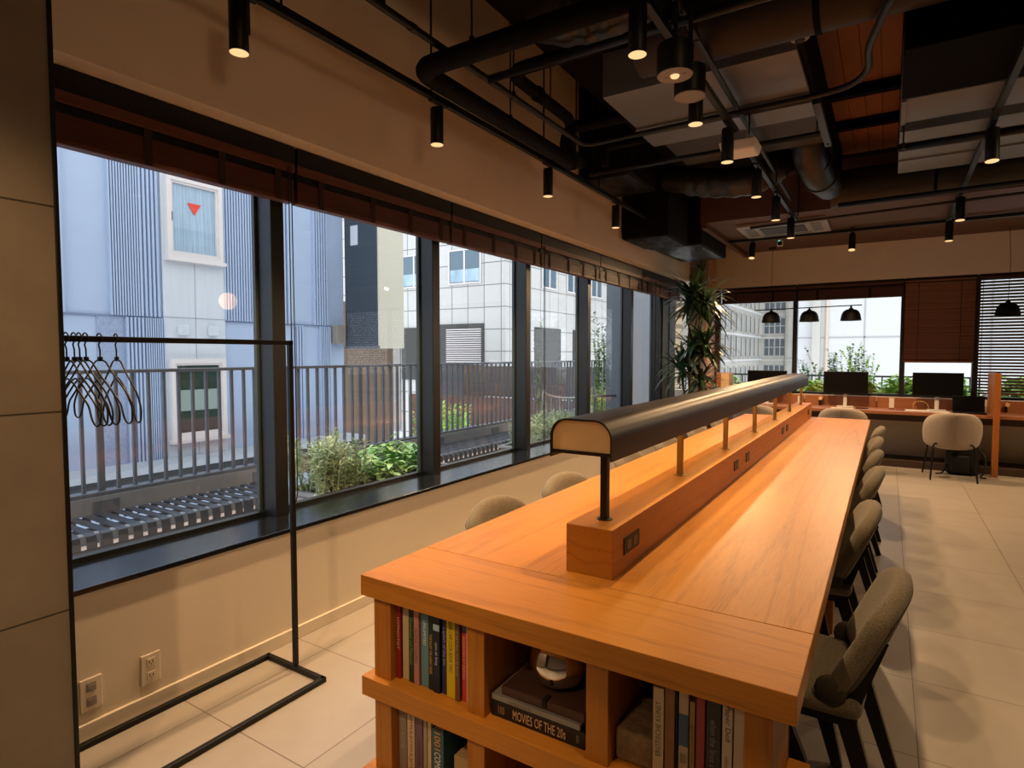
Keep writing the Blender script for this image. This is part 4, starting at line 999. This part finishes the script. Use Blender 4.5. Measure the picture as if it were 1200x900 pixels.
blackbox('black insulated duct with a crinkled underside, over the corner plant', -2.47, -1.86, 7.05, 8.3, 2.70, 3.39)
blackbox('tall black insulated duct hanging behind the thin elbow pipe', -2.47, -1.96, 5.05, 5.75, 3.02, 4.15)
tag(MB().box(-1.84, -1.78, 6.95, 9.42, 2.86, 2.925, .003).build('soffit_trim', 'soffit', loc=(-1.8, 8, 2.86)), 'brown edge trim along the left side of the soffit', 'trim')

# cassette air conditioner in the soffit
t = thing('air_conditioner', 'square white ceiling cassette air conditioner in the brown soffit', 'air conditioner', (-1.06, 7.7, 2.88))
MB().box(-1.53, -.60, 7.25, 8.02, 2.885, 2.919, .006).build('fascia', 'lgrey', t)
MB().box(-1.30, -.83, 7.44, 7.83, 2.878, 2.89, .003).build('grille', mat('intake_grille', '#2a2724', .6), t)
for a in ((-1.46, -1.36, 7.40, 7.87), (-.77, -.67, 7.40, 7.87), (-1.33, -.80, 7.29, 7.37), (-1.33, -.80, 7.90, 7.98)): MB().box(*a, 2.881, 2.888, .002).build('louvre', mat('louvre', '#5d5a56', .5), t)

# ------------------------------------------------------------------ terrace outside the left windows
struct(MB().box(-5.3, -2.86, -2.5, 12.4, -.2, -.054).build('terrace_floor', 'terr'))
struct(MB().box(-5.35, -5.22, -2.5, 12.4, -1.2, .02).build('terrace_kerb', mat('kerb', '#8a8f95', .7, var=.05, scale=4)))
XR = -4.98
rl = thing('balcony_railing', 'grey metal balustrade with upright bars along the terrace edge', 'railing', (XR, 5, .4))
MB().box(XR - .03, XR + .03, 1.0, 12.3, 1.285, 1.313, .006).build('top_rail', 'steel', rl)
MB().box(XR - .055, XR + .055, 1.0, 12.3, .375, .405, .004).build('bottom_rail', 'steel', rl)
MB().box(XR + .058, XR + .066, 1.0, 12.3, .245, .375, .002).build('apron_plate', mat('apron_plate', '#94979a', .5, metal=.3), rl)
y = 1.02; k = 0
while y < 12.2 and k < 98:
    post = k % 11 == 9
    if post:
        p = MB().box(XR - .012, XR + .012, y - .024, y + .024, -.054, 1.285, .003).build('post', 'steel', rl)
        MB().box(XR + .055, XR + .075, y - .09, y + .09, .225, .345, .003).build('post_bracket', 'steel', p)
    else: MB().box(XR - .014, XR + .014, y - .011, y + .011, .405, 1.285, .002).build('baluster', 'steel', rl)
    y += .1185; k += 1
def bench(y0, y1, label, xa=-4.86, xb=-4.31, zt=.27):
    t = thing('slatted_bench', label, 'bench', ((xa + xb) / 2, (y0 + y1) / 2, 0), 'metal slat benches on the terrace')
    n = int((y1 - y0) / .092); z = zt - .02
    for i in range(n):
        yy = y0 + .04 + (y1 - y0 - .08) * i / (n - 1)
        path = [(xa, zt - .07), (xa, zt - .03), (xa + .03, zt), (xb - .05, zt), (xb - .012, zt - .014), (xb, zt - .05), (xb, zt - .11)]
        mb = MB(); P = []
        for (x, zz) in path: P.append([mb.bm.verts.new((x, yy - .030, zz)), mb.bm.verts.new((x, yy + .030, zz))])
        off = [(-.006, 0), (-.006, -.002), (0, -.006), (0, -.006), (-.004, -.005), (-.006, 0), (-.006, 0)]
        Q = []
        for (x, zz), (dx, dz) in zip(path, off): 
            sx = .006 if x < xa + .01 else dx
            Q.append([mb.bm.verts.new((x + sx, yy - .030, zz + dz)), mb.bm.verts.new((x + sx, yy + .030, zz + dz))])
        f = mb.bm.faces.new
        for a in range(len(path) - 1):
            f((P[a][0], P[a][1], P[a + 1][1], P[a + 1][0])); f((Q[a][1], Q[a][0], Q[a + 1][0], Q[a + 1][1]))
            f((P[a][0], P[a + 1][0], Q[a + 1][0], Q[a][0])); f((P[a + 1][1], P[a][1], Q[a][1], Q[a + 1][1]))
        f((P[0][1], P[0][0], Q[0][0], Q[0][1])); f((P[-1][0], P[-1][1], Q[-1][1], Q[-1][0]))
        mb.build('slat', 'slat', t)
    for x in (xa + .01, xb - .008): MB().box(x - .012, x + .012, y0, y1, zt - .125, zt - .098, .003).build('frame_rail', 'slat', t)
    for yy in (y0 + .10, y1 - .10):
        for x in (xa + .012, xb - .010): MB().box(x - .014, x + .014, yy - .014, yy + .014, -.054, zt - .1, .002).build('leg', 'slat', t)
bench(.95, 3.28, 'grey metal slat bench on the terrace behind the garment rack')
bench(5.25, 7.6, 'grey metal slat bench on the terrace seen under the white tiled building')

def trough(y0, y1, xa, xb, z, label):
    t = thing('planter_trough', label, 'planter', ((xa + xb) / 2, (y0 + y1) / 2, 0), 'terrace planters')
    mb = MB(); mb.box(xa, xb, y0, y1, -.054, z - .03, .03, 3)
    n = int((y1 - y0) / .03)
    for i in range(n): mb.box(xb - .002, xb + .006, y0 + .03 + i * .03, y0 + .043 + i * .03, .0, z - .04)
    mb.build('trough', 'planter', t)
    mb = MB(); mb.box(xa - .012, xb + .012, y0 - .012, y0 + .03, z - .03, z, .006); mb.box(xa - .012, xb + .012, y1 - .03, y1 + .012, z - .03, z, .006)
    mb.box(xa - .012, xa + .03, y0, y1, z - .03, z, .006); mb.box(xb - .03, xb + .012, y0, y1, z - .03, z, .006); mb.build('rim', 'planter', t)
    MB().box(xa + .02, xb - .02, y0 + .02, y1 - .02, z - .06, z - .025).build('soil', 'soil', t)
trough(2.60, 3.95, -3.52, -3.10, .50, 'ribbed grey planter on the terrace below the second window')
trough(5.35, 7.0, -3.55, -3.10, .44, 'grey planter on the terrace before the wire chair')
def sprigs(name, label, cat, c, spread, n, h, m, seed, leaves=22, ll=.03, lw=.008, lean=.35, group=None):
    r_ = random.Random(seed); t = thing(name, label, cat, c, group)
    st = MB(); fo = MB()
    for k in range(n):
        bx, by = c[0] + r_.uniform(-1, 1) * spread[0], c[1] + r_.uniform(-1, 1) * spread[1]
        hh = h * r_.uniform(.55, 1.05); a = r_.uniform(0, 6.28); le = r_.uniform(0, lean) * hh
        p0 = V((bx, by, c[2])); p2 = V((bx + math.cos(a) * le, by + math.sin(a) * le, c[2] + hh)); p1 = (p0 + p2) / 2 + V((0, 0, .06 * hh))
        st.tube([p0, p1, p2], .0022, 4)
        for i in range(leaves):
            q = .12 + .88 * i / leaves; p = p0 * (1 - q) ** 2 + p1 * 2 * q * (1 - q) + p2 * q * q
            b_ = r_.uniform(0, 6.28); e = r_.uniform(.1, .9)
            fo.blade(p, (math.cos(b_) * math.cos(e), math.sin(b_) * math.cos(e), math.sin(e)), ll * r_.uniform(.7, 1.2), lw, .4, 2)
    st.build('stems', 'bark' if h > .6 else m, t); fo.build('foliage', m, t, smooth='all')
sprigs('rosemary_bush', 'grey-green needle-leaved herb in the left half of the ribbed planter', 'plant', (-3.30, 2.80, .47), (.16, .22), 120, .40, 'leaf_b', 3, leaves=34, ll=.055, lw=.011)
t = thing('sage_plant', 'broad-leaved pale green sage in the right half of the ribbed planter', 'plant', (-3.3, 3.4, .47))
fo = MB(); r_ = random.Random(9)
for k in range(420):
    a = r_.uniform(0, 6.28); rr_ = math.sqrt(r_.random()); x = -3.31 + math.cos(a) * rr_ * .22; y = 3.42 + math.sin(a) * rr_ * .46
    z = .48 + r_.uniform(.0, .26) * (1.1 - rr_ * .6); e = r_.uniform(.0, 1.1); b_ = r_.uniform(0, 6.28)
    fo.blade((x, y, z), (math.cos(b_) * math.cos(e), math.sin(b_) * math.cos(e), math.sin(e)), r_.uniform(.08, .135), r_.uniform(.035, .055), r_.uniform(.5, 1.3), 4, fold=.35)
fo.build('foliage', 'leaf_a', t, smooth='all')
sprigs('herb_bush', 'feathery green plant in the planter before the outdoor wire chair', 'plant', (-3.32, 6.1, .41), (.18, .70), 140, .34, 'leaf_b', 5, leaves=28, ll=.06, lw=.012)
sprigs('slim_tree', 'slim young tree with small leaves outside the fourth and fifth windows', 'tree', (-4.3, 9.8, -.05), (.06, .28), 14, 2.3, 'leaf_e', 8, leaves=60, ll=.09, lw=.05, lean=.14)
sprigs('yellow_shrub', 'yellow-green shrub at the foot of the slim tree', 'shrub', (-4.0, 9.4, -.05), (.2, .4), 70, .95, 'leaf_c', 12, leaves=26, ll=.06, lw=.03)
sprigs('thin_sapling', 'thin arching sapling outside the window with the outdoor wire chair', 'tree', (-3.95, 6.95, -.05), (.05, .2), 5, 1.9, 'leaf_e', 21, leaves=34, ll=.11, lw=.02, lean=.2)
t = thing('lantern_light', 'small dark garden lamp with a brass top behind the sage', 'lamp', (-3.75, 3.2, -.05))
MB().cyl((-3.75, 3.2, -.054), (-3.75, 3.2, .60), .03, 14).build('post', 'dark', t); MB().lathe([(.05, .60), (.055, .61), (.055, .66), (.02, .675)], (-3.75, 3.2, -.05), 20).build('cap', 'brass', t, smooth=True)
# outdoor wire chair and small rail table
t = thing('outdoor_chair', 'pale metal outdoor chair with round arms and upright wire back on the terrace', 'chair', (-3.95, 7.75, -.05))
wm = 'white_wire'; M['white_wire'] = mat('white_wire', '#aab0b2', .4, metal=.2)
cx, cy = -3.95, 7.75
arc = [(cx + .34 * math.cos(a), cy + .36 * math.sin(a), .90 - .14 * max(0, math.sin(a - R(30)))) for a in [R(-30 + 24 * k) for k in range(11)]]
MB().tube([(arc[0][0] + .02, arc[0][1] - .1, .02)] + arc + [(arc[-1][0] - .02, arc[-1][1] - .1, .02)], .016, 10, fillet=.06).build('arm_rail', wm, t, smooth='all')
MB().tube([(cx + .33 * math.cos(a), cy + .34 * math.sin(a), .42) for a in [R(30 * k) for k in range(12)]], .012, 8, closed=True).build('seat_ring', wm, t, smooth='all')
mb = MB()
for k in range(-6, 7): mb.box(cx + k * .045 - .012, cx + k * .045 + .012, cy - math.sqrt(.33 ** 2 - (k * .045) ** 2) * 1.0, cy + math.sqrt(.33 ** 2 - (k * .045) ** 2), .415, .425)
mb.build('seat_slats', wm, t)
for k in range(11):
    p = arc[k]; MB().tube([p, (cx + (p[0] - cx) * .96, cy + (p[1] - cy) * .94, .42)], .010, 6).build('back_rod', wm, t)
for a in (50, 130): MB().tube([(cx + .28 * math.cos(R(a)), cy + .28 * math.sin(R(a)), .42), (cx + .36 * math.cos(R(a)), cy + .36 * math.sin(R(a)), -.02)], .014, 8).build('leg', wm, t)
t = thing('hoop_rail', 'low steel hoop rail on the terrace beside the wire chair', 'railing', (-3.55, 8.4, 0))
MB().tube([(-3.6, 7.95, -.02), (-3.6, 7.95, .82), (-3.42, 8.55, .80), (-3.42, 8.55, -.02)], .018, 10, fillet=.05).build('hoop', 'steel', t, smooth='all')
MB().tube([(-3.55, 8.1, -.02), (-3.55, 8.1, .80)], .014, 8).build('upright', 'steel', t)
# wall that closes the terrace
struct(MB().box(-3.36, -2.86, 8.55, 8.75, -.02, 3.6).build('outside_wall', mat('pale_outer_wall', '#c9cfd6', .6)))
struct(MB().box(-3.62, -3.36, 8.40, 8.75, -.02, 3.6).build('outside_wall', 'shadewall'))  # shaded end of the wall, its shade put into a grey colour
# ------------------------------------------------------------------ blue ribbed building across the gap
XB = -8.5
bb = thing('blue_building', 'pale blue ribbed metal building with an off-white window bay across the gap', 'building', (XB, 4.5, -4))
MB().box(XB - 5, XB, -6, 7.62, -8, 5.6).build('wall', 'blue', bb)
def ribs(y0, y1, z0, z1, n, d=.05, m='blue'):
    mb = MB(); p = (y1 - y0) / n
    for i in range(n): mb.box(XB - .01, XB + d, y0 + i * p, y0 + i * p + p * .52, z0, z1)
    mb.build('ribbed_panel', m, bb)
J = 1.94
ribs(3.09, 3.235, J, 5.6, 3); ribs(3.726, 4.09, J, 5.6, 11, .05, 'blue'); ribs(4.09, 4.36, J, 5.6, 5); ribs(5.28, 5.82, J, 5.6, 12); ribs(5.82, 6.48, J, 5.6, 8); ribs(6.93, 7.25, J, 5.6, 6)
ribs(2.0, 3.0, J, 5.6, 18); ribs(2.2, 3.1, -.25, J - .02, 10)
ribs(3.90, 4.14, -.25, J - .02, 5); ribs(4.14, 4.40, -.25, J - .02, 9); ribs(6.5, 6.72, -.25, J - .02, 4); ribs(7.05, 7.3, -.25, J - .02, 6)
MB().box(XB, XB + .012, 3.56, 3.88, -.25, J - .02).build('perforated_panel', 'perf', bb)
MB().box(XB, XB + .02, -2, 4.38, J - .02, J + .005).box(XB, XB + .02, 5.28, 7.6, J - .02, J + .005).build('panel_joint', mat('panel_joint', '#6f809c', .6), bb)
MB().box(XB, XB + .035, 4.38, 5.28, -.25, 5.6).build('window_bay', 'offw', bb)
MB().box(XB + .035, XB + .038, 4.38, 5.28, J, J + .012).box(XB + .035, XB + .038, 4.825, 4.835, -.25, 5.6).build('panel_joint', mat('bay_joint', '#9aa3ab', .6), bb)
def bwin(y0, y1, z0, z1, blue_cur):
    w = MB(); o = .06; x = XB + .035
    for a in ((y0, y0 + o, z0, z1), (y1 - o, y1, z0, z1), (y0 + o, y1 - o, z0, z0 + o), (y0 + o, y1 - o, z1 - o, z1)): w.box(x, x + .07, *a)
    o2 = .03
    for a in ((y0 + o, y0 + o + o2, z0 + o, z1 - o), (y1 - o - o2, y1 - o, z0 + o, z1 - o), (y0 + o + o2, y1 - o - o2, z0 + o, z0 + o + o2), (y0 + o + o2, y1 - o - o2, z1 - o - o2, z1 - o)): w.box(x, x + .05, *a)
    w.box(x, x + .11, y0 - .02, y1 + .02, z0 - .05, z0)
    f = w.build('window', 'winfr', bb)
    MB().box(x, x + .012, y0 + o, y1 - o, z0 + o, z1 - o).build('pane', 'curtain' if blue_cur else mat('green_reflection_pane', '#34463c', .1), f)  # the lower pane has its green reflection put into the colour
    MB().box(x + .012, x + .016, y0 + o, y1 - o, z0 + o, z1 - o).build('glass', 'glass', f)
    MB().box(x + .04, x + .07, y0 + o + .0, y0 + o + .02, (z0 + z1) / 2 - .06, (z0 + z1) / 2 + .06, .003).build('handle', 'steel', f)
    return f
f = bwin(4.43, 5.24, 2.78, 3.90, True)
MB().prism([(4.74, 3.575), (4.94, 3.575), (4.84, 3.41)], 'x', XB + .052, XB + .056).build('rescue_triangle', 'red', f)
bwin(4.43, 5.24, .22, 1.36, False)
MB().box(XB + .052, XB + .054, 4.53, 5.14, .62, .92).build('inner_blind', mat('pale_green_blind', '#8a9c94', .6), bb)
MB().box(XB + .052, XB + .054, 4.53, 5.14, .32, .50).build('sill_band', 'opening', bb)
for y in (4.63, 5.07): MB().box(XB + .035, XB + .11, y - .07, y + .07, 1.70, 1.84, .012).build('vent_cap', 'offw', bb)
MB().box(XB, XB + .16, 7.32, 7.5, 1.62, 1.95, .01).build('wall_lamp', 'lgrey', bb)
# grey ledge and dark gap below it
MB().box(XB, XB + .55, -4, 7.6, -.10, -.02).build('ledge', mat('ledge', '#9da4ac', .7), bb)
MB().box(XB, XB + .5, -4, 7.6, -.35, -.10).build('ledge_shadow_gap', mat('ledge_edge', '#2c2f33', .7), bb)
sg = thing('projecting_sign', 'blank dark grey projecting sign box with a cream side on the blue building', 'sign', (-8.08, 7.9, 1.54))
MB().box(-8.49, -7.63, 7.66, 8.30, 1.54, 6.2, .01).build('sign_body', 'signc', sg)
MB().box(-8.47, -7.66, 7.64, 7.66, 1.58, 6.15, .004).build('sign_face', 'signd', sg)
MB().box(-8.30, -8.12, 7.63, 7.642, 3.40, 3.75).build('pale_label', 'offw', sg)
MB().box(-8.50, -7.62, 7.63, 7.67, 1.53, 1.58, .004).build('frame_edge', 'steel', sg)

# white tiled building
wb = thing('tiled_building', 'white square-tiled building with a dark ground floor opening seen past the blue building', 'building', (-13, 22, -4))
MB().box(-30, -13.0, 20.0, 40, -6, 16).build('wall', 'btile', wb)
MB().box(-13.0, -12.96, 20.0, 40, -6, 16).build('side_wall', 'btile_s', wb)
def ywin(x0, x1, z0, z1, name='window'):
    w = MB(); 
    for a in ((x0, x0 + .07, z0, z1), (x1 - .07, x1, z0, z1), (x0 + .07, x1 - .07, z0, z0 + .06), (x0 + .07, x1 - .07, z1 - .06, z1), ((x0 + x1) / 2 - .04, (x0 + x1) / 2 + .04, z0 + .06, z1 - .06)): w.box(a[0], a[1], 19.95, 20.02, a[2], a[3])
    f = w.build('window', 'winfr', wb)
    MB().box(x0, x1, 19.975, 19.99, z0, z1).build('pane', 'pane_ext', f)
    MB().box(x0 + .1, x1 - .1, 19.97, 19.976, z0 + .1, z0 + (z1 - z0) * .42).build('blind', 'curtain', f)
for x0 in (-15.83, -18.6, -21.4): ywin(x0, x0 + 1.70, 4.35, 5.80)
for x0 in (-15.83, -18.6): ywin(x0, x0 + 1.70, 8.2, 9.7)
MB().box(-30, -18.6, 19.94, 20.02, -2, 2.62).build('ground_floor_opening', mat('grey_opening', '#84827c', .6), wb)
MB().box(-16.6, -14.02, 19.94, 20.02, -2, 2.70).box(-18.5, -17.5, 19.94, 20.02, .3, 2.6).build('ground_floor_opening', 'opening', wb)
mb = MB()
for k in range(17): mb.box(-15.9, -14.1, 19.88, 19.94, 1.0 + k * .09, 1.045 + k * .09)
mb.build('blind_reflection', 'winfr', wb)  # pale bars modelled in place of a reflection of the indoor blinds
def xwin(y0, y1, z0, z1):
    w = MB()
    for a in ((y0, y0 + .08, z0, z1), (y1 - .08, y1, z0, z1), (y0 + .08, y1 - .08, z0, z0 + .07), (y0 + .08, y1 - .08, z1 - .07, z1), ((y0 + y1) / 2 - .04, (y0 + y1) / 2 + .04, z0 + .07, z1 - .07)): w.box(-12.97, -12.90, *a)
    f = w.build('window', 'winfr', wb); MB().box(-12.955, -12.945, y0, y1, z0, z1).build('pane', 'pane_ext', f)
for y0 in (22.9, 25.3, 28.0, 31): 
    xwin(y0, y0 + 1.4, 4.35, 5.9); xwin(y0, y0 + 1.4, 8.2, 9.8)
MB().box(-12.97, -12.92, 22.3, 24.7, -2, 2.6).box(-12.97, -12.92, 26, 28, -2, 2.6).build('ground_floor_opening', 'opening', wb)
# brown board fence in the gap between the two buildings
fn = thing('board_fence', 'weathered brown upright board fence between the blue and the tiled buildings', 'fence', (-14, 14, -2))
MB().box(-15.6, -13.45, 13.9, 14.1, -4, 3.2).build('boards', 'brown', fn)
MB().box(-15.6, -8.2, 17.2, 17.4, -4, -.1).build('low_boards', 'orangew', fn); MB().box(-13.4, -8.0, 17.8, 18.0, -.1, 1.0).build('rear_boards', 'brown', fn)
MB().box(-15.6, -8.0, 12.4, 12.7, -5, -3.4).build('plinth', mat('grey_plinth', '#a5a9ad', .7), fn)
sprigs('street_shrub', 'green shrub below the railing before the brown board fence', 'shrub', (-8.6, 10.6, -.6), (.5, .6), 60, .9, 'leaf_c', 33, leaves=24, ll=.12, lw=.06)
t = thing('cream_tower', 'sliver of a beige tower far behind the slim tree', 'building', (-15, 40, -4)); MB().box(-17, -13.5, 41, 46, -4, 30).build('wall', mat('beige_tower', '#c4ad8d', .8), t)
mb = MB()
for k in range(40): mb.box(-13.55, -13.45, 41, 46, -3 + k * .8, -2.7 + k * .8)
mb.build('floor_bands', mat('tower_bands', '#8e7b62', .8), t)

# ------------------------------------------------------------------ outside the back windows
struct(MB().box(-2.6, 6, 9.6, 13.2, -.3, .0).build('outside_ground', mat('terrace_slab', '#8e8a84', .8)))
rl = thing('back_railing', 'dark thin railing behind the hedge outside the back windows', 'railing', (0, 12.4, 0))
MB().box(-6, 6, 12.37, 12.41, 1.02, 1.05).build('top_rail', mat('dark_rail', '#33373c', .5, metal=.3), rl)
MB().box(-6, 6, 12.375, 12.405, .20, .23).build('bottom_rail', mat('dark_rail', '#33373c', .5, metal=.3), rl)
for k in range(96):
    x = -5.9 + k * .124
    MB().box(x - .011, x + .011, 12.379, 12.401, .23, 1.02).build('baluster', mat('dark_rail', '#33373c', .5, metal=.3) if k == 0 else bpy.data.materials['dark_rail'], rl)
def hedge(x, y, w_, h, seed, label, m='leaf_c', n=2400, ls=.11):
    r_ = random.Random(seed); t = thing('hedge_shrub', label, 'shrub', (x, y, 0), 'shrubs outside the back windows'); h *= .91
    fo = MB(); st = MB()
    for k in range(9):
        a = r_.uniform(0, 6.28); st.tube([(x, y, .0), (x + math.cos(a) * w_ * .3, y + math.sin(a) * .15, h * .5), (x + math.cos(a) * w_ * .45, y + math.sin(a) * .25, h * .85)], .008, 5)
    for k in range(n):
        a = r_.uniform(0, 6.28); q = r_.random() ** .5; zz = r_.random(); sh = math.sin(math.pi * min(1, .15 + .8 * zz)) ** .6
        p = (x + math.cos(a) * q * w_ * .5 * sh, y + math.sin(a) * q * .38 * sh, .04 + h * zz * r_.uniform(.85, 1.05))
        b_ = r_.uniform(0, 6.28); e = r_.uniform(-.3, 1.0)
        fo.blade(p, (math.cos(b_) * math.cos(e), math.sin(b_) * math.cos(e), math.sin(e)), ls * r_.uniform(.7, 1.3), ls * .55, .6, 2)
    st.build('stems', 'bark', t); fo.build('foliage', m, t, smooth='all')
for i, (x, y, w_, h, l) in enumerate(((-2.35, 10.8, .9, 1.06, 'bright green shrub outside the back window beside the wooden cabinet'), (-1.62, 10.9, .9, 1.02, 'bright green shrub behind the leftmost monitor'), (-.98, 10.7, .8, 1.04, 'yellow-green shrub outside, left of the middle monitor'), (-.35, 10.9, .9, 1.08, 'green shrub behind the middle monitor under the taller bush'), (.18, 10.7, .9, 1.12, 'dense green shrub outside between the two right-hand monitors'), (.85, 10.9, .9, 1.08, 'green shrub behind the monitor under the half lowered blind'), (1.6, 10.7, .95, 1.15, 'yellow-green shrub seen through the open blind slats by the divider'), (2.4, 10.9, 1.0, 1.15, 'green shrub seen through the open blind slats at the picture edge'))):
    hedge(x, y, w_, h, 40 + i, l)
sprigs('tall_bush', 'taller loose green bush rising above the hedge right of the window post', 'shrub', (-.60, 11.2, .6), (.30, .15), 30, .95, 'leaf_e', 51, leaves=34, ll=.075, lw=.04, lean=.4)
sprigs('tall_bush', 'bright young branch reaching up and right above the hedge', 'shrub', (-.28, 11.0, .6), (.10, .1), 14, 1.0, 'leaf_c', 52, leaves=40, ll=.07, lw=.035, lean=.55)
sprigs('tall_bush', 'wispy bush against the white wall beside the dark window post', 'shrub', (-1.12, 11.3, .6), (.12, .1), 14, .75, 'leaf_e', 53, leaves=30, ll=.07, lw=.035, lean=.4)
fb = thing('old_facade', 'stained pale old building with rows of narrow windows beyond the hedge', 'building', (-12, 60, -5))
MB().box(-30, -12, 47.5, 71, -10, 26).build('side_wing', 'grimy', fb)
MB().box(-12, 10, 70, 80, -10, 26).build('end_wing', 'grimy', fb)
wg = mat('narrow_window', '#59626a', .3)
for z0, z1 in ((-1.4, .2), (1.2, 3.1), (3.6, 5.3), (6.1, 7.9), (8.6, 10.4)):
    for k in range(9):
        y = 50.3 + k * 2.2
        f = MB().box(-12.02, -11.90, y, y + 1.15, z0, z1).build('window', wg, fb)
        MB().box(-12.0, -11.80, y - .12, y - .02, z0 - .1, z1 + .15).build('mullion_strip', 'grimy', f)
    MB().box(-12.0, -11.75, 47.5, 70, z0 - .42, z0 - .25).build('string_course', 'white_wall', fb)
    for x0 in (-11.45, -10.35, -8.6, -7.5):
        f = MB().box(x0, x0 + .92, 69.9, 70.02, z0 + .1, z1).build('window', wg, fb)
        MB().box(x0 + .42, x0 + .5, 69.86, 69.9, z0 + .1, z1).box(x0, x0 + .92, 69.86, 69.9, (z0 + z1) / 2, (z0 + z1) / 2 + .08).build('glazing_bar', 'grimy', f)
    MB().box(-12, -4, 69.8, 70, z0 - .5, z0 - .3).build('string_course', 'grimy', fb)
MB().cyl((-9.3, 69.7, -5), (-9.3, 69.7, 20), .12, 10).build('drainpipe', mat('drainpipe', '#9a958c', .6), fb)
ww = thing('white_wall_building', 'large blank white wall with thin panel joints beyond the hedge', 'building', (6, 44, -5))
MB().box(-4.88, 30, 40, 50, -10, 24).build('wall', 'white_wall', ww)
MB().box(-4.88, 30, 39.97, 40.0, 2.38, 2.46).build('wall_joint', 'joint', ww)
MB().box(-4.88, 30, 39.97, 40.0, 7.4, 7.48).build('wall_joint', 'joint', ww)
for x in (-1.16, 4.6): MB().box(x - .035, x + .035, 39.97, 40.0, -5, 24).build('wall_joint', 'joint', ww)
MB().cyl((-3.1, 39.9, -5), (-3.1, 39.9, 24), .09, 10).build('drainpipe', mat('pale_pipe', '#c9b8a6', .6), ww)
MB().box(-3.85, -3.42, 39.6, 40, -5, 24).build('pilaster', 'grimy', ww)
